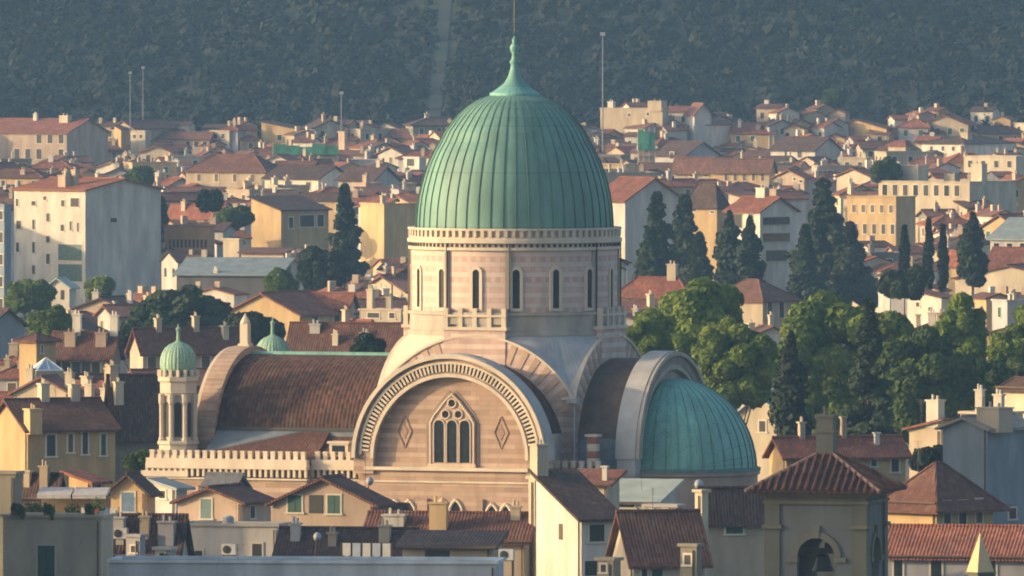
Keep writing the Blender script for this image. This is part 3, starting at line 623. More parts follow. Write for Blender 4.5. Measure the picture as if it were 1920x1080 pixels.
def build_house(label, C, L1, L2, phi, ze, roof, rise, wall, roofm, wins=(), gridL=None, gridR=None, chim=(), name='house', cat='house', over=.5, near=False, fill=None, r=None, wh=(.95, 1.5), group=None):
    r = r or rnd
    root = thing(name, label, cat, (C[0], C[1], 0), -R(phi), group)
    wm, rm = WALL[wall] if isinstance(wall, str) else wall, ROOF[roofm] if isinstance(roofm, str) else roofm
    x0, y1 = -L1, L2
    def hz(x, y):
        fx, fy = -x / L1, y / L2
        if roof == 'gx': return rise * (1 - abs(2 * fy - 1))
        if roof == 'gy': return rise * (1 - abs(2 * fx - 1))
        if roof == 'sx': return rise * fx
        if roof == 'sxr': return rise * (1 - fx)
        if roof == 'sy': return rise * fy
        if roof == 'hip':
            s = min(L1, L2) / 2; d = min(-x, L1 + x, y, L2 - y); return rise * min(1, d / s)
        return 0
    # walls
    mb = MB(); T = .06
    def top(a, b, mids=()):
        return [(p[0], p[1], ze + max(0, hz(*p)) - T) for p in (a, *mids, b)]
    sides = [((x0, 0), (0, 0), [(x0 / 2, 0)] if roof == 'gy' else []), ((0, 0), (0, y1), [(0, y1 / 2)] if roof == 'gx' else []),
             ((0, y1), (x0, y1), [(x0 / 2, y1)] if roof == 'gy' else []), ((x0, y1), (x0, 0), [(x0, y1 / 2)] if roof == 'gx' else [])]
    for a, b, m in sides:
        tp = top(a, b, m); mb.face([(a[0], a[1], 0), (b[0], b[1], 0)] + tp[::-1])
    mb.build('wall', wm, root)
    o = over; mb = MB(); Z = lambda x, y: (x, y, ze + hz(x, y)); X0, X1, Y0, Y1 = x0 - o, o, -o, y1 + o
    if roof == 'gx':
        k = rise / (L2 / 2); e = ze - k * o; rg = ze + rise
        mb.slab([[(X0, Y0, e), (X1, Y0, e), (X1, L2 / 2, rg), (X0, L2 / 2, rg)], [(X1, Y1, e), (X0, Y1, e), (X0, L2 / 2, rg), (X1, L2 / 2, rg)]], .22)
        mb.tube((X0, L2 / 2, rg + .02), (X1, L2 / 2, rg + .02), .14, 6)
    elif roof == 'gy':
        k = rise / (L1 / 2); e = ze - k * o; rg = ze + rise; xm = x0 / 2
        mb.slab([[(X1, Y0, e), (X1, Y1, e), (xm, Y1, rg), (xm, Y0, rg)], [(X0, Y1, e), (X0, Y0, e), (xm, Y0, rg), (xm, Y1, rg)]], .22)
        mb.tube((xm, Y0, rg + .02), (xm, Y1, rg + .02), .14, 6)
    elif roof in ('sx', 'sxr', 'sy'):
        P = {'sx': lambda x, y: rise * (-x / L1), 'sxr': lambda x, y: rise * (1 + x / L1), 'sy': lambda x, y: rise * y / L2}[roof]
        mb.slab([[(x, y, ze + P(x, y)) for x, y in ((X0, Y0), (X1, Y0), (X1, Y1), (X0, Y1))]], .22)
    elif roof == 'hip':
        s = min(L1, L2) / 2; k = rise / s; e = ze - k * o; rg = ze + rise
        if L1 >= L2: a, b = (x0 + s, L2 / 2, rg), (-s, L2 / 2, rg)
        else: a, b = (x0 / 2, s, rg), (x0 / 2, L2 - s, rg)
        c = [(X0, Y0, e), (X1, Y0, e), (X1, Y1, e), (X0, Y1, e)]
        if L1 > L2 + .01: pl = [[c[0], c[1], b, a], [c[1], c[2], b], [c[2], c[3], a, b], [c[3], c[0], a]]
        elif L2 > L1 + .01: pl = [[c[0], c[1], a], [c[1], c[2], b, a], [c[2], c[3], b], [c[3], c[0], a, b]]
        else: pl = [[c[0], c[1], a], [c[1], c[2], a], [c[2], c[3], a], [c[3], c[0], a]]
        mb.slab(pl, .2)
        for p, q in ((c[0], a), (c[1], b if L1 >= L2 else a), (c[2], b), (c[3], a if L1 >= L2 else b)): mb.tube(p, q, .13, 5)
        mb.tube(a, b, .13, 5) if (Vector(a) - Vector(b)).length > .1 else None
    else:
        mb.box(x0 + .28, .28, ze - .5, -.28, y1 - .28, ze - .08)
        mb2 = MB(); p = .16
        mb2.box(x0 - p, -p, ze - .06, p, .3, ze + .16).box(x0 - p, y1 - .3, ze - .06, p, y1 + p, ze + .16).box(x0 - p, .3, ze - .06, x0 + .3, y1 - .3, ze + .16).box(-.3, .3, ze - .06, p, y1 - .3, ze + .16)
    ro = mb.build('roof', rm, root)
    if roof == 'flat': mb2.build('parapet', wm if rise == 0 else TRIM, root)
    for c in chim:
        fx, fy, hh, ww = c[:4]; x, y = -L1 * fx, L2 * fy; zb = ze + hz(x, y)
        cm = MB().box(x - ww / 2, y - ww * .4, zb - .6, x + ww / 2, y + ww * .4, zb + hh)
        cm.box(x - ww / 2 - .1, y - ww * .4 - .1, zb + hh, x + ww / 2 + .1, y + ww * .4 + .1, zb + hh + .14)
        if ww > .5: cm.tube((x - ww * .2, y, zb + hh + .14), (x - ww * .2, y, zb + hh + .6), .12, 6).tube((x + ww * .2, y, zb + hh + .14), (x + ww * .2, y, zb + hh + .5), .12, 6)
        cm.build('chimney', WALL[c[4]] if len(c) > 4 else wm, ro)
    # windows: wins = (face, along, z, w, h, fill)
    fills = [DARKW, SHUT, SHUTB, GLASS]; f0 = fill or r.choice([DARKW, DARKW, SHUT, SHUTB])
    def put(face, al, z, ww, hh, fl, trim=True):
        if face == 'L': window(root, (-al, -.01, z), 0, ww, hh, fl, near, trim)
        else: window(root, (.01, al, z), R(90), ww, hh, fl, near, trim)
    for wn in wins: put(*wn)
    for face, gr, LL in (('L', gridL, L1), ('R', gridR, L2)):
        if not gr: continue
        cols, rows = gr
        for i in range(cols):
            for j in range(rows):
                if r.random() < .1: continue
                z = ze - 1.5 - 3.3 * j
                if z > 1.2: put(face, LL * (i + .5) / cols, z, wh[0], wh[1] if j else wh[1] * .85, f0)
    return root

def H(label, xc, ye, yb, wl, wr, phi, ze, roof, rise, wall, roofm, win=(), gridL=None, gridR=None, chim=(), Y=None, **kw):
    """a house measured on the photograph: nearest corner column xc, eave row ye there, wall widths wl / wr in photo pixels"""
    Y = min(Y or y_for(ye, ze), 3130); ze = zof(ye, Y); s = K * Y
    L1, L2 = wl * s / math.cos(R(phi)), wr * s / math.sin(R(phi))
    wins = []
    for q in win:
        face, px, py, w, h = q[:5]; fl = q[5] if len(q) > 5 else DARKW; tr = q[6] if len(q) > 6 else True
        if face == 'L': al = (xc - px) * s / math.cos(R(phi)); ww = w * s / math.cos(R(phi))
        else: al = (px - xc) * s / math.sin(R(phi)); ww = w * s / math.sin(R(phi))
        wins.append((face, al, zof(py, Y), ww, h * s, fl, tr))
    C = at(xc, ye, Y)
    o = build_house(label, C, L1, L2, phi, ze, roof, rise * s, wall, roofm, wins, gridL, gridR, chim, near=Y < 1320, **kw)
    if Y < 1330 and kw.get('name', 'house') == 'house':
        MB().tube((-.25, -.1, 0), (-.25, -.1, ze - .3), .06, 6).build('down_pipe', SHUTB, o)
        if roof in ('gx', 'hip', 'sx', 'sy'): MB().tube((-L1 - .4, -.58, ze - .2), (.4, -.58, ze - .2), .09, 6).build('gutter', SHUTB, o) if roof != 'sx' else None
        if L1 > 3:
            for q in range(1):
                x, hh = -L1 * rnd.uniform(.1, .9), rise * s + rnd.uniform(1.0, 1.9); m = MB().tube((x, L2 * .5, ze), (x, L2 * .5, ze + hh), .018, 4)
                for k in range(4): m.tube((x - .55 + .1 * k, L2 * .5, ze + hh - .14 * k - .05), (x + .55 - .1 * k, L2 * .5, ze + hh - .14 * k - .05), 0.012, 4)
                m.build('aerial', IRON, o, uv=False)
    PROT.append((xc - wl, ye - rise - 3, xc + wr, yb, Y)); INFO.append((o, C, L1, L2, phi))
    return o
C1 = lambda *a: [(fx, fy, h, .8, 'cream') for fx, fy, h in a]
# --- far left
H('long peach apartment block with a red roof at the far left under the hill', 125, 248, 300, 190, 74, 30, 16, 'gx', 24, 'peach', 'red', gridL=(9, 2), chim=[(.18, .4, 1.2, 2.2, 'cream'), (.5, .45, 1.2, .9, 'white')], wh=(1.3, 2.2), fill=DARKW)
H('low long house under a dull brown roof, right of the peach apartment block', 238, 279, 300, 95, 12, 18, 12, 'gx', 13, 'tan', 'brown', gridL=(6, 1), chim=C1((.3, .3, 1), (.8, .5, 1)))
H('small pale tower house with a flat roof below the two left floodlight masts', 272, 246, 266, 28, 12, 40, 16, 'flat', 0, 'cream', 'gravel', win=[('L', 252, 256, 6, 7), ('L', 264, 256, 5, 7)])
H('long low house with a faded roof on the city edge, between two pale tower houses', 392, 258, 272, 112, 10, 20, 13, 'gx', 10, 'peach', 'pink', gridL=(7, 1))
H('pale cream tower house with a flat roof at the left city edge', 430, 246, 266, 36, 10, 30, 15, 'flat', 0, 'cream', 'gravel', win=[('L', 404, 256, 7, 7), ('L', 418, 255, 6, 8)])
H('long tan hip-roofed palazzo with three brown doors, left of the white gabled house', 497, 319, 346, 150, 36, 25, 15, 'hip', 28, 'tan', 'brown', win=[('L', 372, 334, 7, 13, SHUTB), ('L', 405, 334, 7, 14, SHUTB), ('L', 440, 334, 7, 14, SHUTB), ('L', 474, 334, 7, 14, SHUTB)])
H('white house with dark arched windows and a grey gable end, behind the conifer', 597, 333, 356, 102, 58, 32, 14, 'gx', 21, 'white', 'dark', win=[('L', 510, 345, 7, 10), ('L', 543, 347, 7, 12), ('L', 578, 349, 8, 14)])
H('grey gabled house with a dark roof, left of the dome', 700, 336, 350, 66, 46, 30, 14, 'gx', 23, 'grey', 'dark', chim=C1((.2, .5, 1)))
H('grey block with one dark window close to the left side of the dome', 786, 296, 324, 30, 12, 60, 14, 'flat', 0, 'grey', 'gravel', win=[('L', 770, 305, 14, 14)])
H('yellow house with a sunlit sloping gable and a dark balcony side', 527, 392, 480, 57, 88, 48, 14, 'sx', 22, 'ochre', 'dark', win=[('R', 545, 418, 8, 20), ('R', 575, 415, 26, 22, GLASS), ('R', 600, 415, 12, 22, DARKW)], gridR=None)
H('tall yellow sunlit wall house with a flat dark side, right of the conifer', 720, 383, 494, 45, 66, 62, 16, 'flat', 0, 'ochre', 'slate', chim=C1((.5, .3, 1.2)))
GRN = plain('green glazing', (.07, .12, .11), .3, .3)
H('large cream apartment block at the left with a tall blank grey gable', 160, 355, 560, 138, 138, 43, 20, 'gx', 19, 'white', 'orange', fill=DARKW,
  win=[('L', 28, 382, 5, 14), ('L', 60, 383, 8, 8), ('L', 82, 373, 6, 7), ('L', 88, 409, 6, 15), ('L', 117, 382, 7, 12), ('L', 140, 380, 16, 16), ('L', 60, 423, 5, 18), ('L', 116, 428, 7, 12), ('L', 132, 424, 4, 17), ('L', 146, 426, 4, 17),
       ('L', 31, 424, 9, 15), ('L', 88, 450, 7, 12), ('L', 60, 466, 5, 20), ('L', 29, 466, 6, 18), ('L', 88, 487, 7, 19), ('L', 60, 508, 5, 16), ('R', 211, 414, 12, 8),
       ('L', 131, 474, 46, 30, GRN), ('L', 131, 512, 46, 32, GRN)],
  chim=[(.42, .12, 1.6, 1.6, 'peach'), (.36, .2, 2.2, .9, 'cream'), (.7, .4, 1.2, .8, 'cream')])
H('grey-blue apartment block cut by the left edge, beside the large cream block', 8, 385, 560, 70, 12, 40, 19, 'flat', 0, 'blue', 'gravel', gridL=(5, 5))
H('orange brick flat-roofed building with a row of dark louvres', 393, 424, 476, 86, 9, 22, 14, 'flat', 0, 'brick', 'gravel', win=[('L', 318 + 7.5 * i, 457, 4, 15, DARKW, False) for i in range(10)])
H('low pink house with a red roof just behind the orange brick building', 396, 402, 424, 80, 14, 35, 13, 'gx', 18, 'peach', 'red', gridL=(4, 1), chim=C1((.7, .3, 1)))
H('long grey hall with a lead roof and a dark slate wall', 522, 513, 552, 192, 22, 14, 10, 'sy', 26, 'dark', 'lead', chim=[(.62, .05, .3, .6, 'white')])
H('small cream box house with an orange terrace awning behind the long grey hall', 448, 449, 488, 30, 8, 35, 13, 'flat', 0, 'cream', 'gravel')
H('long low pink terrace building beside the small cream box house', 532, 472, 492, 80, 14, 20, 11.5, 'sy', 6, 'peach', 'pink', gridL=(5, 1))
H('ochre pavilion with a broad sunlit pediment gable among the trees', 562, 588, 610, 142, 96, 30, 11, 'gy', 38, 'ochre', 'red', win=[('R', 590, 600, 10, 12), ('R', 630, 600, 10, 12)])
H('long dark-roofed house right of the pediment pavilion', 652, 570, 596, 105, 14, 20, 12, 'gx', 20, 'tan', 'red', gridL=(6, 1))
H('cream house with a tall chimney between the pavilion and the drum', 752, 582, 606, 78, 26, 30, 13, 'flat', 0, 'cream', 'gravel', win=[('L', 700, 592, 22, 9), ('L', 735, 592, 10, 10)], chim=C1((.8, .2, 2.4), (.45, .5, 1.5)))
H('broad dark red roof with skylights right behind the nave', 752, 668, 690, 214, 24, 15, 15, 'gx', 60, 'tan', 'brown', chim=[(.8, .42, .35, 1.1, 'grey'), (.35, .3, .3, .8, 'grey'), (.6, .2, .8, .6, 'cream')])
H('peach house with a sunlit corner behind the onion domed turret', 268, 655, 700, 26, 200, 68, 14, 'gy', 38, 'peach', 'brown', gridR=(6, 1), chim=C1((.5, .2, 1), (.5, .55, 1.2), (.3, .8, 1)))
H('little white gatehouse with one dark door below the large cream block', 130, 536, 566, 44, 12, 25, 7, 'gy', 15, 'white', 'pale', win=[('L', 117, 553, 7, 18, DARKW, False)])
H('blue-grey gabled house at the left edge below the trees', -18, 606, 668, 40, 60, 50, 14, 'gx', 26, 'blue', 'dark')
H('square yellow tower house with a low dark hipped roof at the left', 68, 636, 712, 33, 36, 45, 16, 'hip', 9, 'ochre', 'brown', win=[('R', 78, 655, 3, 14)])
H('red-roofed house with two pale dormers, right of the yellow tower house', 208, 664, 706, 112, 16, 14, 13, 'gx', 40, 'stone', 'brown', gridL=(6, 2), chim=[(.72, .28, .9, 1.2, 'peach'), (.2, .28, .9, 1.2, 'peach'), (.65, .5, 1.9, .9, 'white'), (.02, .5, 1.8, .9, 'white')])
H('tan house with a wide low gable in front of the yellow tower house', 135, 736, 770, 112, 22, 28, 13, 'gy', 30, 'tan', 'pink', gridL=(4, 1), chim=C1((.1, .3, 1.6), (.75, .2, 1.4)))
H('low dark-roofed house right of the wide tan gable', 205, 756, 790, 70, 20, 30, 13.5, 'sx', 14, 'tan', 'dark', chim=C1((.6, .2, 1.3), (.2, .3, 1.2)))
H('orange-lit house at the left with a long brown roof and shuttered dark side', 52, 802, 884, 78, 162, 66, 15, 'gy', 50, 'ochre', 'brown', win=[('R', 95, 836, 16, 40, DARKW), ('R', 131, 832, 9, 34, SHUTB), ('R', 158, 832, 10, 42, DARKW), ('R', 192, 836, 9, 40, SHUT)], chim=[(-.0, .06, 1.6, 1.5, 'ochre'), (.5, .4, 1.3, 1.0, 'cream'), (.5, .75, 1.2, 1.0, 'cream')])
H('tall grey-green house with a steep dark roof left of the onion domed turret', 214, 776, 872, 12, 88, 66, 16, 'gy', 72, 'stone', 'dark', win=[('R', 236, 805, 7, 26, DARKW), ('R', 268, 805, 8, 24, DARKW)], chim=[(.7, .05, 2.2, 1.0, 'tan'), (.2, .1, 1.4, 1.0, 'cream')])
# --- right middle and far
H('red hipped roof house at the right foot of the drum', 1290, 551, 574, 135, 24, 22, 13, 'hip', 30, 'tan', 'red', gridL=(5, 1), chim=[(.3, .5, 1.6, 1.2, 'cream')])
H('house with a pinkish hipped roof and tall dark windows between the two big tree masses', 1430, 560, 605, 100, 66, 40, 13, 'hip', 34, 'tan', 'pink', win=[('R', 1444, 582, 9, 30, GLASS), ('R', 1466, 582, 9, 30, GLASS)])
H('grey house with a large blank gable just right of the dome', 1172, 374, 482, 62, 110, 56, 17, 'gx', 40, 'grey', 'red')
H('yellow sunlit house with a dark roof behind the two conifers', 1344, 378, 425, 56, 20, 40, 15, 'hip', 34, 'ochre', 'dark', win=[('L', 1302, 392, 7, 10), ('L', 1336, 398, 7, 4)])
H('apartment block with a red roof and white balcony bands left of the tall cedar', 1425, 394, 530, 62, 70, 44, 18, 'gx', 24, 'white', 'red', win=[('L', 1384, 415, 16, 26, GLASS), ('L', 1408, 415, 8, 26, GLASS), ('R', 1456, 415, 52, 14, GLASS), ('R', 1456, 446, 52, 16, GLASS), ('R', 1456, 480, 40, 20, SHUTB)], chim=[(.5, .55, 1.4, 1.8, 'white'), (.2, .6, 1.4, 1.4, 'peach')])
H('orange flat-roofed building with two rows of arched windows, right of the tall cedar', 1680, 370, 458, 90, 38, 36, 16, 'flat', 0, 'ochre', 'gravel', win=[('L', 1603 + 17 * i, 392, 7, 14, SHUTB) for i in range(5)] + [('L', 1606 + 17 * i, 430, 7, 18, DARKW) for i in range(5)])
H('cream terraced apartment block with a dark brown side wall at the right', 1818, 342, 380, 168, 92, 34, 17, 'flat', 0, 'cream', 'gravel', win=[('L', 1662 + 19 * i, 358, 9, 20, DARKW if i % 3 else GLASS) for i in range(8)], chim=[(.8, .35, 2.6, 4.2, 'cream'), (.05, .3, 3.0, 2.2, 'cream'), (.45, .5, 1.2, 2.2, 'stone')])
H('white house with three round-headed windows above the terraced block', 1808, 268, 292, 78, 96, 38, 14, 'hip', 12, 'white', 'dark', win=[('L', 1748, 279, 5, 8), ('L', 1769, 279, 5, 8), ('L', 1788, 279, 5, 8)], chim=[(.3, .3, 1.3, 2.0, 'tan')])
H('cream house with a long lit parapet behind the terraced block at the right', 1905, 294, 332, 96, 26, 30, 15, 'flat', 0, 'cream', 'gravel', gridL=(4, 1))
H('ochre house with a broad sunlit pediment on the far right skyline', 1662, 240, 256, 112, 16, 36, 14, 'gy', 16, 'ochre', 'brown')
H('small cream tower with a tiny hipped roof right of the grey clipped gable', 1698, 270, 292, 32, 10, 40, 16, 'hip', 5, 'cream', 'red')
H('grey house with a clipped blank gable and a sunlit left strip', 1528, 280, 300, 82, 50, 40, 14, 'gx', 22, 'grey', 'dark', win=[('L', 1500, 290, 8, 12, DARKW), ('L', 1476, 290, 8, 12, DARKW)])
H('lilac-grey gabled house with a narrow sunlit end behind the long yellow house', 1285, 290, 306, 56, 64, 42, 14, 'gx', 24, 'lavender', 'dark', win=[('L', 1260, 292, 7, 12)])
H('old tan block with a taller right tower on the skyline right of the dome', 1242, 204, 236, 116, 12, 30, 18, 'flat', 0, 'tan', 'gravel', win=[('L', 1215, 214, 5, 6), ('L', 1180, 216, 5, 6)], chim=[(.12, .4, 1.6, 3.4, 'tan'), (.85, .3, 1.4, 1.4, 'white')])
H('small grey gabled house beside the old tan block on the skyline', 1302, 212, 236, 16, 32, 60, 15, 'gx', 18, 'grey', 'pink')
H('long yellow house with four tall dark windows under a purple-brown roof', 1442, 319, 344, 108, 12, 20, 14, 'gx', 20, 'ochre', 'pink', win=[('L', 1362 + 17 * i, 331, 6, 16, SHUTB) for i in range(5)])
H('pale grey house with two windows joined to the left of the long yellow house', 1334, 318, 342, 70, 10, 22, 14, 'gx', 22, 'tan', 'pink', win=[('L', 1296, 327, 6, 8), ('L', 1324, 327, 6, 8)])
H('orange sunlit house right of the long yellow house', 1508, 332, 352, 56, 16, 38, 13, 'gy', 14, 'peach', 'red', win=[('L', 1490, 336, 5, 5), ('L', 1502, 340, 6, 5)])
H('cream house with a sloping sunlit gable left of the terraced block', 1632, 330, 344, 62, 20, 44, 13, 'gy', 14, 'cream', 'red')
H('long white-roofed sheds at the right edge', 1990, 522, 560, 196, 40, 28, 10, 'gy', 24, 'cream', 'brown')
H('grey shed roof house with dark glazing right of the cone shaped cypress', 1930, 446, 500, 72, 40, 30, 13, 'sy', 34, 'grey', 'lead', gridL=(3, 1), fill=GLASS)
H('long red-roofed house below the grey shed roof at the right edge', 1960, 500, 520, 110, 40, 20, 11, 'gx', 34, 'tan', 'red', gridL=(5, 1))
H('white house stepping down between the big tree and the right small tree', 1765, 556, 612, 62, 26, 40, 11, 'sx', 14, 'white', 'brown', win=[('L', 1722, 572, 6, 8), ('L', 1745, 580, 7, 7)])
H('small orange house with a bright red roof between the slim cypresses', 1796, 488, 530, 18, 14, 45, 12, 'gx', 18, 'ochre', 'red')
H('cream house with a sunlit top at the far right skyline edge', 1960, 232, 262, 72, 20, 42, 17, 'flat', 0, 'cream', 'gravel', win=[('L', 1912, 242, 6, 8)])
H('house with a pale pediment roof seen behind the apse dome', 1456, 768, 850, 66, 30, 30, 13, 'gy', 30, 'cream', 'pale', win=[('L', 1430, 800, 12, 20)])
H('old house with a cream sunlit upper corner at the right edge', 1960, 724, 790, 76, 24, 50, 19, 'hip', 14, 'cream', 'dark')
H('cream terrace house with chimneys below the sunlit corner house', 1890, 776, 800, 88, 30, 30, 17, 'flat', 0, 'cream', 'red', chim=[(.65, .2, 2.0, .7, 'white'), (.25, .2, 1.6, .8, 'white')])
H('blue-grey house with a curved low gable at the right, shaded by the trees', 1852, 800, 985, 82, 90, 40, 18, 'gy', 18, 'blue', 'gravel', win=[('R', 1900, 965, 14, 20, GLASS)], chim=[(.05, .2, 1.4, 2.4, 'tan')])
H('small tan house with a white chimney left of the blue-grey house', 1764, 802, 832, 58, 16, 36, 15, 'sxr', 16, 'tan', 'pink', chim=[(.25, .3, 1.8, 1.3, 'white')])
# --- right foreground
H('house with a long bright red roof behind the bell tower', 1474, 852, 920, 30, 226, 72, 15, 'gy', 30, 'ochre', 'red', win=[('R', 1500, 872, 10, 20), ('R', 1680, 872, 14, 30), ('R', 1640, 868, 10, 16)], chim=[(.5, .2, 1.2, .6, 'cream'), (.5, .55, 1.6, .5, 'peach'), (.3, .8, .8, .5, 'white')])
H('ochre house with a broad brown hipped roof right of the bell tower', 1756, 938, 1006, 96, 110, 45, 15, 'hip', 66, 'ochre', 'brown', win=[('R', 1776, 965, 13, 46, DARKW), ('R', 1806, 965, 14, 46, DARKW), ('R', 1838, 962, 12, 44, SHUTB)], over=.9)
H('long low red-roofed house with two blue windows in the bottom right corner', 1975, 1040, 1080, 312, 40, 12, 15, 'gx', 48, 'lavender', 'red', win=[('L', 1686, 1066, 16, 36, GLASS), ('L', 1757, 1066, 20, 36, GLASS), ('L', 1860, 1066, 16, 36, GLASS)])  # lavender wall colour holds the shade on this front
H('tan house with one grey shuttered window left of the bell tower', 1322, 945, 1080, 4, 122, 78, 16, 'gy', 30, 'tan', 'dark', win=[('R', 1377, 988, 32, 26, SHUT)])
H('house with a steep dark red roof and green shutters between the lit strips', 1188, 1046, 1080, 40, 134, 74, 15, 'gy', 84, 'cream', 'brown', win=[('R', 1208, 1068, 10, 30, GLASS), ('R', 1232, 1068, 20, 30, SHUT), ('R', 1290, 1068, 28, 30, SHUT)])
H('tall bright cream house with a stepped sunlit wall and one dark window', 1090, 968, 1080, 84, 70, 62, 16, 'sx', 78, 'white', 'dark', win=[('L', 1052, 1000, 7, 30, SHUTB, False), ('R', 1119, 1000, 28, 32, GLASS), ('R', 1118, 1066, 44, 28, DARKW)], chim=[(.98, .05, 2.0, 1.2, 'cream')])
H('narrow sunlit pier wall with a brown side left of the tall bright cream house', 1003, 897, 1070, 12, 24, 50, 18.5, 'flat', 0, 'cream', 'gravel')
H('low house with a pale green sheet roof behind the tall bright cream house', 1230, 938, 960, 165, 40, 18, 13, 'sy', 32, 'grey', 'pale', win=[('L', 1175, 948, 30, 8)])
H('small red-roofed lean-to just right of the front arch foot', 1140, 904, 925, 100, 22, 20, 15.5, 'sy', 18, 'cream', 'red', chim=[(.1, .2, 1, .4, 'white')])
H('small sunlit cream chimney tower left of the bell tower', 1316, 922, 1010, 13, 12, 50, 18, 'flat', 0, 'cream', 'gravel')
# --- left foreground
H('beige house with a green door and a roof terrace in the bottom left corner', 190, 970, 1080, 186, 20, 13, 16.5, 'flat', 0, 'cream', 'gravel', win=[('L', 86, 1054, 32, 60, SHUT)])
H('dark stone wall house cut by the left edge in front', 28, 888, 975, 60, 12, 20, 19, 'flat', 0, 'stone', 'slate')
H('little yellow gabled house with one blue window above the roof terrace', 274, 918, 972, 68, 16, 20, 15, 'gy', 30, 'ochre', 'dark', win=[('L', 240, 942, 24, 36, plain('blue window', (.10, .17, .26), .4, .2))])
H('tan gabled house with a teal door below the battlements', 454, 938, 982, 122, 52, 24, 14.5, 'gy', 24, 'peach', 'brown', win=[('L', 386, 955, 20, 36, plain('teal door', (.10, .17, .17), .6, .2)), ('R', 472, 962, 8, 22)])
H('tan house with a low wide gable and dark green shutters below the battlements', 702, 942, 990, 192, 30, 22, 15, 'gy', 46, 'peach', 'brown', win=[('L', 552, 947, 26, 32, SHUT), ('L', 592, 947, 26, 34, DARKW, False), ('L', 626, 947, 24, 34, SHUT)])
H('grey house with a dark doorway and a flat roof in the left foreground', 520, 986, 1062, 188, 20, 12, 15, 'flat', 0, 'grey', 'slate', win=[('L', 482, 1038, 18, 36, DARKW), ('L', 345, 1040, 14, 12), ('L', 372, 1040, 14, 12)])
H('long pale blue parapet wall across the bottom edge', 930, 1056, 1080, 726, 14, 5, 15.5, 'flat', 0, 'paleblue', 'pale')
H('long beige loggia house with a wide dark opening above the pale blue parapet', 922, 1022, 1060, 168, 18, 9, 15, 'sy', 20, 'tan', 'dark', win=[('L', 820, 1048, 46, 30, DARKW, False), ('L', 890, 1052, 32, 14, DARKW, False)])
H('broad dark red roof below the arched windows of the front wall', 985, 1010, 1030, 300, 30, 10, 14, 'gx', 44, 'tan', 'brown', chim=[(.56, .18, 1.9, 1.3, 'ochre'), (.1, .4, .8, .7, 'cream'), (.85, .3, .5, 1.6, 'white')])
H('dark roof with rough chimneys left of the grey house', 330, 1036, 1060, 142, 20, 12, 13.5, 'gx', 68, 'grey', 'dark', chim=[(.8, .2, 1.4, 1.0, 'grey'), (.45, .25, 1.2, .7, 'tan'), (.15, .2, 1.1, 1.2, 'lavender')])
H('dark brown roof between the grey house and the loggia house', 762, 1040, 1060, 240, 24, 12, 14, 'gx', 46, 'tan', 'dark', chim=[(.2, .3, .9, .8, 'cream'), (.6, .2, .7, .6, 'tan'), (.9, .3, 1, .7, 'grey')])

# --- small things between the near roofs
H('small dark gabled roof behind the terrace awning at the left', 98, 930, 950, 66, 18, 25, 16, 'gx', 40, 'brick', 'dark', chim=[(.3, .3, 1.2, .7, 'tan'), (.8, .3, .8, .5, 'cream')])
H('small orange penthouse with a red lean-to right of the dark gabled roof', 172, 900, 925, 44, 22, 40, 17, 'sx', 14, 'ochre', 'red', win=[('R', 184, 910, 8, 10)])
H('small grey hut with a lead roof right of the little yellow gabled house', 330, 912, 940, 42, 20, 40, 15.5, 'sx', 12, 'grey', 'lead', win=[('L', 304, 928, 12, 14, GLASS)], Y=1160)
H('low grey roof just under the left part of the battlements', 436, 908, 925, 50, 22, 30, 15.8, 'gx', 18, 'grey', 'slate', Y=1168)
H('small pale house with a green window below the front arch at the left', 744, 962, 990, 50, 16, 30, 14, 'gx', 16, 'white', 'dark', win=[('L', 716, 976, 22, 14, SHUT)])
H('low white wall with small openings right of the lit strips', 1268, 950, 968, 60, 14, 24, 15, 'flat', 0, 'grey', 'brown', win=[('L', 1222, 959, 6, 6), ('L', 1248, 959, 6, 6)])
H('pale box hut on the roofs above the pale blue parapet, leftmost', 262, 1006, 1056, 26, 10, 30, 15.8, 'flat', 0, 'lavender', 'gravel', win=[('L', 250, 1030, 8, 12)])
H('pale box hut with a dark hatch above the pale blue parapet', 318, 1030, 1056, 28, 10, 25, 15.6, 'flat', 0, 'grey', 'gravel', win=[('L', 304, 1044, 10, 14)])
H('grey stair hut with a slate top left of the tan shuttered window house', 1306, 1024, 1080, 30, 10, 35, 17, 'flat', 0, 'stone', 'slate', win=[('L', 1290, 1050, 12, 18)])
H('small tan roof block between the tall bright house and the lit strip', 1150, 1050, 1080, 30, 14, 30, 16, 'flat', 0, 'tan', 'gravel', win=[('L', 1132, 1066, 10, 14)])
# --- tall unseen blocks added past the left edge to cast the evening shade
def outside(label, x, Y, L1, L2, z, roof='gx'):
    o = build_house(label, Vector((x, Y, 0)), L1, L2, 6, z, roof, 3, 'tan', 'brown', gridL=(4, 4)); INFO.append((o, Vector((x, Y, 0)), L1, L2, 6))
outside('unseen shading block added outside the left edge beside the green door house', -44, 1037, 16, 20, 29)
outside('unseen shading block added outside the left edge in front of the green door house', -43, 985, 16, 33, 27)
outside('very tall unseen shading block added outside the left edge level with the bell tower', -42, 890, 20, 26, 46)
outside('unseen shading block added outside the left edge behind the green door house', -46, 1079, 16, 20, 28)
outside('unseen shading block added outside the left edge beside the large cream block', -112, 2190, 20, 45, 19.3)
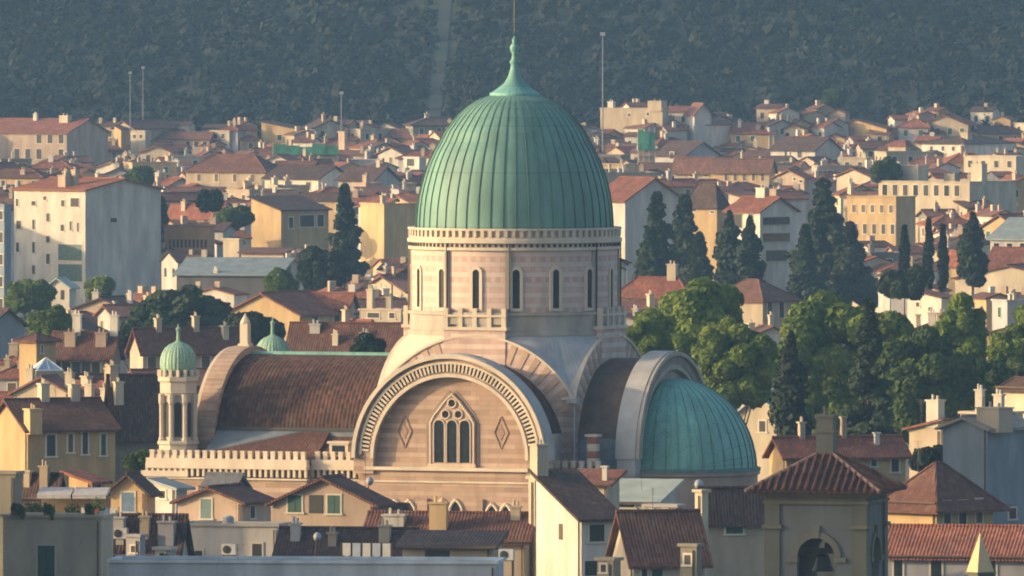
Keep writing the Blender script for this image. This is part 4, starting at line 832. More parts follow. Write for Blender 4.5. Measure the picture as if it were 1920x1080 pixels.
# ------------------------------------------------------------------ bell tower
YB = 900; c = at(1625, 922, YB); ZB = c.z; sB = K * YB
BT = thing('bell_tower', 'grey stone bell tower with a tiled pyramid roof and arched bell opening', 'bell tower', (c.x, c.y, 0), -R(13))
PROT.append((1395, 780, 1692, 1080, YB)); INFO.append((BT, c, 7, 7, 13))
W = 190 * sB / math.cos(R(13)); ST = plaster('tower stone', (.14, .14, .11), .25, 0); STD = plaster('tower stone trim', (.17, .165, .13), .25, 0); STB = plaster('tower blue grey infill', (.15, .16, .16), .2, 0)
zo = lambda py: zof(py, YB)
def wall_arch(mb, T, xm, r, zs, z0, z1, x0, x1, t0, t1, mi=0, n=14):
    """wall with a round-headed opening, as prisms side by side"""
    def pr(p): mb.loft([[T(a, t0, b) for a, b in p], [T(a, t1, b) for a, b in p]], mi)
    pr([(x0, z0), (xm - r, z0), (xm - r, z1), (x0, z1)]); pr([(xm + r, z0), (x1, z0), (x1, z1), (xm + r, z1)])
    for i in range(n):
        a, b = xm - r * math.cos(math.pi * i / n), xm - r * math.cos(math.pi * (i + 1) / n); ha, hb = zs + r * math.sin(math.pi * i / n), zs + r * math.sin(math.pi * (i + 1) / n)
        pr([(a, ha), (b, hb), (b, z1), (a, z1)])
zt, zs = zo(945), zo(1046); zb0 = zo(1130)
m1, m3 = MB(), MB()
for k in range(4):
    m2 = MB()
    cs, sn = [(1, 0), (0, 1), (-1, 0), (0, -1)][k]
    def T(a, t, z):
        x, y = a, -W / 2 + t; return (cs * x - sn * y - W / 2, sn * x + cs * y + W / 2, z)
    wall_arch(m1, T, 0, 1.24, zs, zb0, zt, -W / 2 + .75, W / 2 - .75, .12, .7)
    def prm(mb, poly, t0, t1): mb.loft([[T(a, t0, b) for a, b in poly], [T(a, t1, b) for a, b in poly]])
    n = 18
    for i in range(n):   # archivolt and keystone
        a0, a1 = math.pi * i / n, math.pi * (i + 1) / n; rr = lambda r, a: (r * math.cos(a), zs + r * math.sin(a))
        prm(m2, [rr(1.21, a0), rr(1.62, a0), rr(1.62, a1), rr(1.21, a1)], -.02, .3)
    prm(m2, [(-.2, zs + 1.22), (.2, zs + 1.22), (.28, zs + 2.0), (-.28, zs + 2.0)], -.1, .2)
    for sgn in (-1, 1):
        mi = MB(); prm(mi, [(sgn * 1.18, zs - .32), (sgn * 1.95, zs - .32), (sgn * 1.95, zs - .02), (sgn * 1.18, zs - .02)], -.06, .6)
        sy('impost', mi, STD, BT); mi = MB(); prm(mi, [(sgn * (W / 2 - 1.1), zs + 1.8), (sgn * (W / 2 + .1), zs + 1.8), (sgn * (W / 2 + .1), zs + 2.05), (sgn * (W / 2 - 1.1), zs + 2.05)], -.2, .3); sy('capital', mi, STD, BT)
        prm(m3, [(sgn * (W / 2 - .95), zb0), (sgn * (W / 2), zb0), (sgn * (W / 2), zt), (sgn * (W / 2 - .95), zt)], -.04 if k % 2 else -.03, .5)
    sy('arch_trim', m2, STD, BT)
m1.box(-W, 0, 0, 0, W, zb0); m3.box(-W + .02, .02, zt, -.02, W - .02, ZB + .1)
sy('belfry_wall', m1, STB, BT); sy('pilaster', m3, ST, BT)
mb = MB()
for e, z0, z1 in ((.12, zo(946), zo(940)), (.3, zo(932), zo(928)), (.62, zo(928), zo(924)), (.85, zo(924), zo(920))): mb.box(-W - e, -e, z0 - .01, e, W + e, z1)
sy('cornice', mb, STD, BT)
e = 1.05; ap = (-W / 2, W / 2, zo(846)); ez = zo(921)
cn = [(-W - e, -e, ez), (e, -e, ez), (e, W + e, ez), (-W - e, W + e, ez)]
M_BT = tiles('bell tower tiles', (.05, .022, .016), (.07, .03, .02), (.10, .045, .03), .46, .5, 0)
rf = MB(); rf.slab([[cn[0], cn[1], ap], [cn[1], cn[2], ap], [cn[2], cn[3], ap], [cn[3], cn[0], ap]], .16)
trf = sy('roof', rf, M_BT, BT)
mb = MB()
for k in range(4): mb.tube(cn[k], ap, .13, 6)
sy('hip_tiles', mb, plaster('pale hip tile', (.40, .24, .17), .3, 0), trf)
mb = MB(); A = Vector(ap)
for k in range(4):       # rows of cover tiles running up each slope
    p, q = Vector(cn[k]), Vector(cn[(k + 1) % 4]); n = 18
    for i in range(1, n):
        t = i / n; b = p.lerp(q, t); u = min(t, 1 - t) * 2; top = b.lerp((p + q) / 2, 0) + (A - (p + q) / 2) * u * .985
        if u > .05: mb.tube(b + Vector((0, 0, .05)), top + Vector((0, 0, .05)), .105, 6)
sy('cover_tiles', mb, tiles('cover tiles', (.15, .05, .028), (.24, .09, .05), (.36, .21, .14), 2, .45, 0), trf)
mb = MB(); x, y = ap[0], ap[1]
mb.box(x - .55, y - .55, zo(862), x + .55, y + .55, zo(815)).box(x - .64, y - .64, zo(815), x + .64, y + .64, zo(810)).box(x - .52, y - .52, zo(810), x + .52, y + .52, zo(786)).box(x - .62, y - .62, zo(786), x + .62, y + .62, zo(782))
mb.tube((x + .75, y, zo(850)), (x + .75, y, zo(768)), .03, 5).tube((x - .1, y, zo(782)), (x - .1, y, zo(765)), .1, 6)
sy('roof_stack', mb, STD, BT)
BRZ = plain('old bronze', (.06, .062, .058), .5, .3)
for i, (bx, by, br, bz, lb) in enumerate(((-W / 2 - .1, W / 2 - .6, 0.72, zs - .2, 'large dark bronze bell hanging in the front of the bell tower arch'), (-W / 2 + .95, W / 2 + .8, .55, zs + .15, 'smaller bell hanging behind the large one in the bell tower arch'))):
    bl = thing('bell', lb, 'bell', at(1625, 922, YB) * 0 + Vector((c.x + bx * math.cos(R(13)) + by * math.sin(R(13)), c.y - bx * math.sin(R(13)) + by * math.cos(R(13)), 0)), -R(13), 'bells in the bell tower')
    MB().lathe([(br, bz - br * 1.1), (br * .95, bz - br), (br * .75, bz - br * .5), (br * .62, bz), (br * .5, bz + br * .35), (br * .15, bz + br * .5)], 18).build('bell_body', BRZ, bl, smooth=True)
    MB().box(-W / 2 + .9 if i == 0 else -1.2, -.15, bz + br * .45, W / 2 - .9 if i == 0 else 1.2, .15, bz + br * .45 + .35).build('headstock', plain('bell beam', (.12, .11, .1), .7), bl)
    MB().tube((0, 0, bz), (0, 0, bz - br * 1.15), .06, 6).build('clapper', IRON, bl)
# ------------------------------------------------------------------ other single things
def mast(label, px, ytop, ybot, Y, r, head):
    p, q = at(px, ybot, Y), at(px, ytop, Y); z0 = min(p.z, hill_z(p.x, Y)) - .5 if Y > 3150 else 0
    o = thing('floodlight_mast', label, 'mast', (p.x, Y, 0), 0, 'floodlight masts on the city edge')
    MB().tube((0, 0, z0), (0, 0, q.z), r, 6, r * .6).build('pole', STEEL, o)
    m = MB()
    for k in range(3): m.box(-head, -.2, q.z - .1 + k * head * .45, head, .2, q.z + .25 * head + k * head * .45)
    m.build('lamp_head', plain('lamp casing', (.4, .4, .4), .5), o)
mast('tall grey floodlight mast right of the dome', 1130, 66, 200, 3120, .2, .55)
mast('grey floodlight mast above the green netting left of the dome', 640, 176, 244, 3120, .17, .45)
mast('left of the two floodlight masts on the left hillside', 244, 138, 250, 3120, .13, .35)
mast('right of the two floodlight masts on the left hillside', 268, 128, 250, 3150, .13, .35)
def scaffold(label, x0, x1, y0, y1, Y):
    s = K * Y; a, b = at(x0, y1, Y), at(x1, y0, Y); wd = b.x - a.x; o = thing('scaffold', label, 'scaffold', (a.x, Y, 0))
    NET = plain('green scaffold net', (.07, .26, .16), .8, .35, .5); m = MB(); n = max(3, int(wd / 2.4))
    for i in range(n): m.box(wd * i / n, -.08 - .1 * (i % 2), a.z, wd * (i + 1) / n, .04, b.z - .3 * ((i * 7) % 3))
    m.build('netting', NET, o); MB().box(.2, 1.5, 0, wd - .2, 6, b.z - 1).build('building', WALL['tan'], o); MB().box(.3, .5, 0, wd - .3, 1.4, a.z - .3).build('lower_wall', WALL['peach'], o); m = MB()
    for i in range(n + 1):
        for yy in (.1, 1.3): m.tube((wd * i / n, yy, 0), (wd * i / n, yy, b.z + .4), .06, 5)
    for k in range(int(b.z / 2)): m.box(0, .1, 2 * k + 1.9, wd, 1.3, 2 * k + 2.0)
    m.build('frame', STEEL, o); PROT.append((x0, y0, x1, y1, Y)); INFO.append((o, Vector((a.x + wd / 2, Y, 0)), wd, 3, 0))
scaffold('long green netting scaffold left of the dome', 512, 634, 270, 290, 2960)
scaffold('green netting scaffold patch right of the dome', 1196, 1228, 243, 282, 2900)
H('slim peach tower beside the green netting scaffold with the floodlight mast behind', 646, 248, 292, 12, 5, 45, 17, 'flat', 0, 'peach', 'gravel', name='tower', cat='tower')
c = at(86, 694, 1500); o = thing('glass_pyramid', 'blue-white glazed pyramid skylight in front of the yellow tower house', 'skylight', (c.x, c.y, 0), R(20)); a = 1.45
m = MB()
for k in range(4):
    p, q = [(-a, -a), (a, -a), (a, a), (-a, a)][k], [(a, -a), (a, a), (-a, a), (-a, -a)][k]; m.face([(p[0], p[1], c.z), (q[0], q[1], c.z), (0, 0, c.z + 1.3)])
m.build('glazing', plain('pale blue glazing', (.30, .40, .52), .25, .1), o); m = MB()
for k in range(4):
    p, q = Vector([(-a, -a, c.z), (a, -a, c.z), (a, a, c.z), (-a, a, c.z)][k]), Vector([(a, -a, c.z), (a, a, c.z), (-a, a, c.z), (-a, -a, c.z)][k])
    m.tube(p, (0, 0, c.z + 1.3), .08, 5); m.tube(p.lerp(q, .5), (0, 0, c.z + 1.3), .06, 5); m.tube(p, q, .1, 5)
m.build('ribs', plain('white frame', (.75, .74, .7), .5), o); MB().box(-a - .2, -a - .2, 0, a + .2, a + .2, c.z - .02).build('base', WALL['tan'], o)
PROT.append((56, 668, 116, 698, 1500))
# sunlit pointed spire at the bottom right
Ysp = 960; c = at(1838, 1072, Ysp); o = thing('pinnacle', 'bright sunlit pointed stone pinnacle in the bottom right corner', 'pinnacle', (c.x, c.y, 0), -R(58)); a = .68
zt = zof(998, Ysp); m = MB(); q4 = [(-a, -a), (a, -a), (a, a), (-a, a)]
for k in range(4): m.face([(*q4[k], c.z), (*q4[(k + 1) % 4], c.z), (0, 0, zt)])
m.build('spire', plaster('cream spire plaster', (.62, .47, .27), .1, 0), o); m = MB().box(-a - .1, -a - .1, c.z - .12, a + .1, a + .1, c.z - .01).box(-a + .1, -a + .1, 0, a - .1, a - .1, c.z - .12); m.build('shaft', ST, o)
PROT.append((1810, 996, 1862, 1080, Ysp))
# awning and pots on the roof terrace
Yt = 1080; c = at(138, 928, Yt); o = thing('terrace_awning', 'long off-white awning over the roof terrace in the left foreground', 'awning', (c.x, Yt, 0), -R(8)); L_ = 66 * K * Yt
m = MB()
for i in range(2):
    x0 = -L_ + i * L_ * 1.02; m.slab([[(x0, -.9, c.z + .05), (x0 + L_ * .97, -.9, c.z + .05), (x0 + L_ * .97, .9, c.z + .55), (x0, .9, c.z + .55)]], .3)
m.build('canopy', plain('off-white canvas', (.50, .48, .46), .9, .15), o); m = MB()
for i in range(5): m.tube((-L_ + i * L_ / 2, -.8, 10), (-L_ + i * L_ / 2, -.8, c.z), .05, 5)
m.build('posts', IRON, o); m = MB().box(-L_, 1.0, 8, L_, 1.2, c.z - .2); m.build('back_wall', WALL['ochre'], o)
PROT.append((70, 912, 206, 968, Yt))
def dish(label, px, py, Y, d, c=(.62, .62, .6)):
    p = at(px, py, Y); o = thing('satellite_dish', label, 'satellite dish', p, R(25))
    m = MB().lathe([(d * .05, 0), (d * .3, .05 * d), (d * .5, .16 * d)], 16); m.v = [(x, -z, y) for x, y, z in m.v]; m.build('reflector', plain('dish white', c, .5), o, smooth=True)
    MB().tube((0, .05, 0), (0, .25, -1.6), .05, 5).build('bracket', IRON, o)
dish('blue-white satellite dish on the tan house beside the front arch', 692, 902, 1135, .7, (.5, .54, .6))
dish('white satellite dish on the dark roof left of the loggia house', 594, 1006, 1036, .65)
dish('pale satellite dish above the sunlit chimney tower', 1309, 908, 1102, .8, (.45, .5, .58))
for i, (px, py) in enumerate(((52, 952), (66, 951), (136, 952), (182, 952))):
    Yp = 1062; p = at(px, py, Yp); o = thing('potted_plant', ['rounded green potted plant with a white pot at the left end of the terrace', 'second potted plant from the left end of the terrace', 'potted plant in the middle of the terrace, under the awning', 'tall yellow-green potted plant at the right end of the terrace'][i], 'plant', (p.x, Yp, p.z - .9), 0, 'pots on the roof terrace')
    MB().lathe([(.25, -.4), (.36, .35), (.3, .36)], 10).build('pot', plain('white pot', (.55, .53, .5), .7), o)
    o['px'] = px
for i, (px, w_) in enumerate(((34, 26), (92, 20), (168, 16))):
    Yp = 1055.5; p = at(px, 968, Yp); o = thing('planter', ['long planter with trailing greenery at the left end of the green door house wall', 'planter with a small bush over the green door', 'short planter with weeds at the right end of the green door house wall'][i], 'planter', (p.x, Yp, p.z), -R(13), 'planters along the green door house')
    hw = w_ * K * Yp / 2; MB().box(-hw, -.2, 0, hw, .2, .4).build('trough', plain('clay trough', (.22, .12, .08), .9), o); o['hw'] = hw
# clutter on the near roofs
def tank(label, px, py, Y, r, h):
    p = at(px, py, Y); o = thing('water_tank', label, 'water tank', (p.x, Y, p.z - h), R(20))
    MB().lathe([(r * .9, 0), (r, .06), (r, h - .12), (r * .8, h), (.1, h + .08)], 14).build('tank_body', plain('grey tank', (.40, .42, .42), .5, .2), o)
    m = MB()
    for a, b in ((-1, -1), (1, -1), (1, 1), (-1, 1)): m.tube((a * r * .6, b * r * .6, -1.6), (a * r * .6, b * r * .6, .02), .04, 5)
    m.build('stand', IRON, o)
tank('grey round water tank above the grey doorway house', 428, 968, 1078, .45, 1.0)
tank('small grey water tank on the roofs right of the yellow chimney stack', 872, 1000, 1062, .4, .8)
def cooler(label, px, py, Y):
    p = at(px, py, Y); o = thing('air_conditioner', label, 'air conditioner', (p.x, Y, p.z), R(-14), None)
    MB().box(-.55, -.25, -.4, .55, .25, .4).build('casing', plain('cooler casing', (.52, .52, .5), .5, .1), o)
    MB().lathe([(.3, 0), (.3, .03), (.05, .05)], 14).build('fan_grille', IRON, o).rotation_euler = (R(90), 0, 0); o.children[1].location = (-.15, -.26, 0)
    MB().box(-.5, -.2, -2.2, -.42, .2, -.4).box(.42, -.2, -2.2, .5, .2, -.4).box(-.55, -.22, -.46, .55, .22, -.4).build('bracket', IRON, o)
cooler('air conditioner on the dark roof above the pale blue parapet', 226, 1000, 1064)
cooler('air conditioner on the front wall of the grey doorway house', 430, 1030, 1072)
cooler('air conditioner on the roof right of the loggia house', 950, 1040, 1035)
cooler('air conditioner on the tan wall beside the grey shuttered window', 1350, 1040, 1096)
def line_of_washing(label, px, py, Y, n, cols):
    p = at(px, py, Y); o = thing('washing_line', label, 'washing line', (p.x, Y, p.z - 1.8), R(-12)); L_ = .75 * n
    MB().tube((0, 0, 0), (0, 0, 1.9), .035, 5).tube((L_, 0, 0), (L_, 0, 1.9), .035, 5).tube((0, 0, 1.8), (L_, 0, 1.8), .012, 4).build('line_and_posts', IRON, o)
    for k in range(n): MB().prism([(.1 + .74 * k, .9 - .2 * (k % 3)), (.4 + .74 * k, .82 - .2 * (k % 3)), (.68 + .74 * k, .9 - .2 * (k % 3)), (.68 + .74 * k, 1.8), (.1 + .74 * k, 1.8)], 'y', -.02 - .04 * (k % 2), .01).build('cloth', plain('washing ' + str(cols[k % len(cols)]), cols[k % len(cols)], .9, .1), o)
line_of_washing('washing line with white and red cloths at the right end of the roof terrace', 150, 952, 1066, 4, [(.6, .6, .58), (.35, .05, .05), (.12, .2, .4)])
line_of_washing('washing line with pale cloths between the dark roofs left of the loggia house', 640, 1018, 1030, 5, [(.55, .54, .5), (.4, .44, .5)])
# ------------------------------------------------------------------ trees
NPR = np.random.default_rng(11)
def leaf_mesh(name, cen, nrm, size, mat, parent=None, loc=(0, 0, 0), extra=None, aspect=1.0):
    """one mesh of leaf-clump quads; extra = solid inner shells (verts, faces)"""
    n = len(cen); nrm = nrm / np.maximum(1e-6, np.linalg.norm(nrm, axis=1, keepdims=True)); a = NPR.normal(size=(n, 3)); u = np.cross(nrm, a); u /= np.maximum(1e-6, np.linalg.norm(u, axis=1, keepdims=True)); v = np.cross(nrm, u)
    s = size[:, None]; j = lambda: NPR.uniform(.6, 1.15, (n, 1))
    V = np.stack([cen - u * s * j(), cen - v * s * aspect * j(), cen + u * s * j(), cen + v * s * aspect * j()], 1).reshape(-1, 3); F = np.arange(4 * n).reshape(-1, 4)
    if extra is not None: F = np.concatenate([F, extra[1] + len(V)]); V = np.concatenate([V, extra[0]])
    me = bpy.data.meshes.new(name); me.vertices.add(len(V)); me.vertices.foreach_set("co", V.astype(np.float32).ravel()); me.loops.add(F.size); me.loops.foreach_set("vertex_index", F.astype(np.int32).ravel())
    me.polygons.add(len(F)); me.polygons.foreach_set("loop_start", np.arange(0, F.size, 4, dtype=np.int32)); me.polygons.foreach_set("loop_total", np.full(len(F), 4, dtype=np.int32)); me.materials.append(mat); me.update(calc_edges=True); me.validate()
    o = bpy.data.objects.new(name, me); COL.objects.link(o); o.location = loc
    if parent: o.parent = parent
    return o
SPH = None
def shells(blobs, f):
    """low quad spheres inside the leaf clumps so the crown is not see-through everywhere"""
    nu, nv = 8, 5; V, F = [], []
    th = np.linspace(0, 2 * np.pi, nu, endpoint=False); ph = np.linspace(-1.45, 1.45, nv)
    base = np.array([(math.cos(p) * math.cos(t), math.cos(p) * math.sin(t), math.sin(p)) for p in ph for t in th]); q = np.array([(j * nu + i, j * nu + (i + 1) % nu, (j + 1) * nu + (i + 1) % nu, (j + 1) * nu + i) for j in range(nv - 1) for i in range(nu)])
    for b in blobs:
        F.append(q + len(V) * len(base)); V.append(base * np.array(b[3:6]) * f * NPR.uniform(.85, 1.1, (len(base), 1)) + np.array(b[:3]))
    return np.concatenate(V), np.concatenate(F)
def clump_points(blobs, per, up=0.25, lo=.72):
    C, N_ = [], []
    for b in blobs:
        d = NPR.normal(size=(per, 3)); d /= np.linalg.norm(d, axis=1, keepdims=True); r = NPR.uniform(lo, 1.08, (per, 1))
        C.append(np.array(b[:3]) + d * r * np.array(b[3:6])); N_.append(d + NPR.normal(size=(per, 3)) * .45 + np.array([0, 0, up]))
    return np.concatenate(C), np.concatenate(N_)
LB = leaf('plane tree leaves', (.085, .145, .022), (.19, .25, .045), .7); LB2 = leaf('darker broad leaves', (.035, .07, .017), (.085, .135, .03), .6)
LC = leaf('cypress leaves', (.010, .022, .013), (.022, .038, .018), .5, .12); LP = leaf('pine needles', (.022, .042, .02), (.045, .07, .028), .45, .15); LG = leaf('bright shrub leaves', (.07, .12, .02), (.13, .18, .035), .5)
LD = leaf('cedar needles', (.019, .034, .018), (.038, .054, .026), .5, .12)
def tree(kind, label, px, ytop, ybot, wpx, Y=None, ztop=None, mat=None, group=None, per=None, dz=None):
    Y = Y or y_for(ytop, ztop); s = K * Y; zt, zb = zof(ytop, Y), max(.8, zof(ybot, Y)); x = (px - 960) * s; rx = wpx * s / 2; Hh = zt - zb; cz = (zt + zb) / 2
    nm = {'broad': 'broadleaf_tree', 'cypress': 'cypress_tree', 'cedar': 'cedar_tree', 'pine': 'umbrella_pine', 'shrub': 'shrub'}[kind]
    o = thing(nm, label, 'shrub' if kind == 'shrub' else 'tree', (x, Y, 0), 0, group); bl = []; r = random.Random(int(px * 7 + ytop)); lf = max(.16, .00022 * Y)
    if kind in ('broad', 'shrub'):
        n = 64 if kind == 'broad' else 16
        for i in range(n):
            while True:
                d = Vector((r.gauss(0, 1), r.gauss(0, 1), r.gauss(0, 1))).normalized(); q = r.uniform(.4, .85)
                if d.z > -.85: break
            bs = rx * r.uniform(.17, .32) * (1 if kind == 'broad' else 1.5); bl.append((d.x * rx * q, d.y * rx * q, cz + d.z * Hh / 2 * q, bs, bs, min(bs * r.uniform(.7, 1.0), Hh * .3)))
        cen, nr = clump_points(bl, per or 1050); size = NPR.uniform(.7, 1.35, len(cen)) * lf; f = .8; tw = rx * .055
    elif kind == 'cypress':
        n = 26
        for i in range(n):
            t = (i + .5) / n; w = rx * min(1, (1 - t) * 2.3 + .06) * (.75 + .25 * min(1, t * 5)); a = r.uniform(0, 6.28); bl.append((math.cos(a) * w * .28, math.sin(a) * w * .28, zb + Hh * t, w * .78, w * .78, Hh / n * 1.9))
        cen, nr = clump_points(bl, per or 170, .1, .8); size = NPR.uniform(.6, 1.2, len(cen)) * lf; f = .8; tw = rx * .14
    elif kind == 'cedar':
        n = 95
        for i in range(n):
            t = (i / n) ** .85; w = rx * (1 - t) ** .8 * (.72 + .4 * r.random()) + rx * .03; a = r.uniform(0, 6.28); q = r.uniform(.25, .85)
            bs = max(rx * .08, w * .38); bl.append((math.cos(a) * w * q, math.sin(a) * w * q, zb + Hh * t, bs, bs, max(.35, bs * .5)))
        cen, nr = clump_points(bl, per or 150, .5); size = NPR.uniform(.6, 1.3, len(cen)) * lf; f = .6; tw = rx * .07
    else:
        for i in range(44):
            a = r.uniform(0, 6.28); q = math.sqrt(r.random()) * .86; bs = rx * r.uniform(.16, .27); bl.append((math.cos(a) * rx * q, math.sin(a) * rx * q, zb + Hh * (.25 + .55 * (1 - q * q) + r.uniform(-.22, .12)), bs, bs, bs * .5))
        cen, nr = clump_points(bl, per or 230, .6); size = NPR.uniform(.6, 1.2, len(cen)) * lf; f = .6; tw = rx * .05
    mat = mat or {'broad': LB, 'cypress': LC, 'cedar': LD, 'pine': LP, 'shrub': LG}[kind]
    leaf_mesh('crown', cen, nr, size, mat, o, extra=shells(bl, f))
    tk = MB(); tw = max(tw, .12); tk.tube((0, 0, 0), (0, 0, zb + Hh * (.5 if kind != 'cedar' else .85)), tw, 7, tw * .45)
    if kind in ('broad', 'pine'):
        for i in range(6): b = bl[i * 5]; tk.tube((0, 0, zb * .6 + Hh * .12), b[:3], tw * .5, 5, tw * .18)
    if kind != 'shrub': tk.build('trunk', BARK, o)
    PROT.append((px - wpx * .42, ytop + 4, px + wpx * .42, ybot, Y)); INFO.append((o, Vector((x, Y, 0)), rx * 1.6, rx * 1.6, 0)); return o
tree('broad', 'round plane tree just right of the drum, upper crown of the sunlit group', 1305, 524, 760, 235, Y=1420)
tree('broad', 'sunlit plane tree low behind the apse arch', 1378, 590, 800, 165, Y=1375)
tree('broad', 'small green tree crown tucked against the right foot of the drum', 1215, 590, 710, 90, Y=1390)
tree('broad', 'largest broad tree of the right group, sunlit on its left', 1592, 520, 860, 270, Y=1430)
tree('broad', 'low sunlit tree left of the largest broad tree', 1490, 620, 850, 110, Y=1400)
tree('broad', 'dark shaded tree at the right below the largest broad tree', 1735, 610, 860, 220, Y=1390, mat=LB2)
tree('broad', 'rounded tree on the right, between the largest tree and the edge', 1800, 546, 740, 125, Y=1460)
tree('broad', 'yellow-green tree cut by the right edge', 1912, 568, 770, 120, Y=1440)
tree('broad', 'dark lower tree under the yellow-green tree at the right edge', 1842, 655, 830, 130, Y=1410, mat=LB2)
tree('cypress', 'tall dark cypress in front of the sunlit trees, right of the apse dome', 1484, 632, 855, 82, Y=1320)
tree('cedar', 'slender dark conifer in front of the largest broad tree', 1628, 565, 840, 120, Y=1350, mat=LP)
tree('cedar', 'left of the two tall dark conifers right of the drum', 1232, 362, 560, 112, Y=2150)
tree('cedar', 'right of the two tall dark conifers right of the drum', 1284, 368, 560, 118, Y=2170)
tree('cedar', 'low dark conifer at the foot of the two tall conifers', 1222, 430, 560, 90, Y=2120)
tree('cedar', 'low dark conifer right of the two tall conifers', 1312, 440, 560, 70, Y=2115)
tree('cypress', 'dark double evergreen left of the white balcony block', 1368, 404, 550, 62, Y=2080)
tree('cypress', 'broad blue-dark evergreen against the white balcony block', 1406, 414, 555, 56, Y=2070)
tree('cedar', 'tallest dark cedar right of the white balcony block', 1545, 338, 560, 160, Y=2133)
tree('cedar', 'lower dark cedar leaning out right of the tallest cedar', 1594, 420, 565, 110, Y=2110)
tree('cedar', 'lower dark cedar left of the tallest cedar', 1510, 425, 565, 76, Y=2105)
tree('cypress', 'faint slim cypress right of the orange arched building', 1696, 428, 520, 16, Y=2000)
tree('cypress', 'slim tall cypress left of the pair near the red roof', 1741, 418, 540, 17, Y=1950)
tree('cypress', 'slim tall cypress right of the pair near the red roof', 1768, 428, 540, 16, Y=1960)
tree('cypress', 'stout cone shaped cypress at the right', 1824, 405, 530, 56, Y=1980)
tree('shrub', 'small grey-green bushy tree above the largest broad tree', 1692, 505, 570, 90, Y=1800, mat=LP)
tree('cedar', 'large dark conifer in the left middle beside the tall yellow wall house', 646, 348, 520, 88, Y=2199)
tree('broad', 'spreading dark tree at the foot of the left middle conifer', 606, 465, 550, 100, Y=2050, mat=LC)
tree('shrub', 'light green shrub mass left of the spreading dark tree', 528, 506, 556, 62, Y=2000)
tree('cedar', 'narrow dark conifer right of the large cream block', 302, 374, 460, 48, Y=2300)
tree('pine', 'wide umbrella pine in front of the long grey hall', 340, 535, 640, 210, Y=1760)
tree('pine', 'darker lower umbrella pine left of the wide one', 258, 590, 690, 130, Y=1700)
tree('broad', 'dark evergreen at the foot of the umbrella pines behind the turret', 468, 592, 650, 120, Y=1680, mat=LC)
tree('broad', 'yellow-green tree at the foot of the large cream block', 56, 520, 590, 88, Y=2020, mat=LB)
tree('shrub', 'small olive tree against the blank grey gable', 184, 516, 566, 58, Y=2060, mat=LB)
tree('broad', 'bright green tree left of the umbrella pines', 100, 578, 650, 98, Y=1690, mat=LG)
tree('shrub', 'dark green tree on the skyline left of the white house', 392, 355, 395, 46, Y=2340, mat=LC)
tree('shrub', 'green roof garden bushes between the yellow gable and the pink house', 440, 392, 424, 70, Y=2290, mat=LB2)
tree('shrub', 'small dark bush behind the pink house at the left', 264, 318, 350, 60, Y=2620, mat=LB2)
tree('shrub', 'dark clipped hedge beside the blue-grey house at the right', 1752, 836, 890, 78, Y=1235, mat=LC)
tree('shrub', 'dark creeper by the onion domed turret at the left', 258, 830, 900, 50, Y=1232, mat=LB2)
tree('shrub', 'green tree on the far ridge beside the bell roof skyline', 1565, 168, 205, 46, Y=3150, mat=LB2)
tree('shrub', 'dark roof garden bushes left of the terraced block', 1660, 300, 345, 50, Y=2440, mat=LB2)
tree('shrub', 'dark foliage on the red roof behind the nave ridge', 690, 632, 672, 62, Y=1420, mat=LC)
for o in [x for x in COL.objects if x.name.startswith('potted_plant')]:
    i = o.pop('px'); cen, nr = clump_points([(0, 0, .75, .55, .55, .5 if i < 170 else .9)], 160, .3); del i
    leaf_mesh('foliage', cen, nr, NPR.uniform(.08, .16, len(cen)), LG if 'yellow' in o['label'] else LB2, o)
for o in [x for x in COL.objects if x.name.startswith('planter')]:
    hw = o.pop('hw'); cen, nr = clump_points([(-hw * .6, 0, .55, hw * .45, .3, .4), (hw * .1, -.1, .5, hw * .5, .35, .45), (hw * .7, -.15, .3, hw * .3, .3, .5)], 150, .3)
    leaf_mesh('foliage', cen, nr, NPR.uniform(.07, .15, len(cen)), LB2, o)
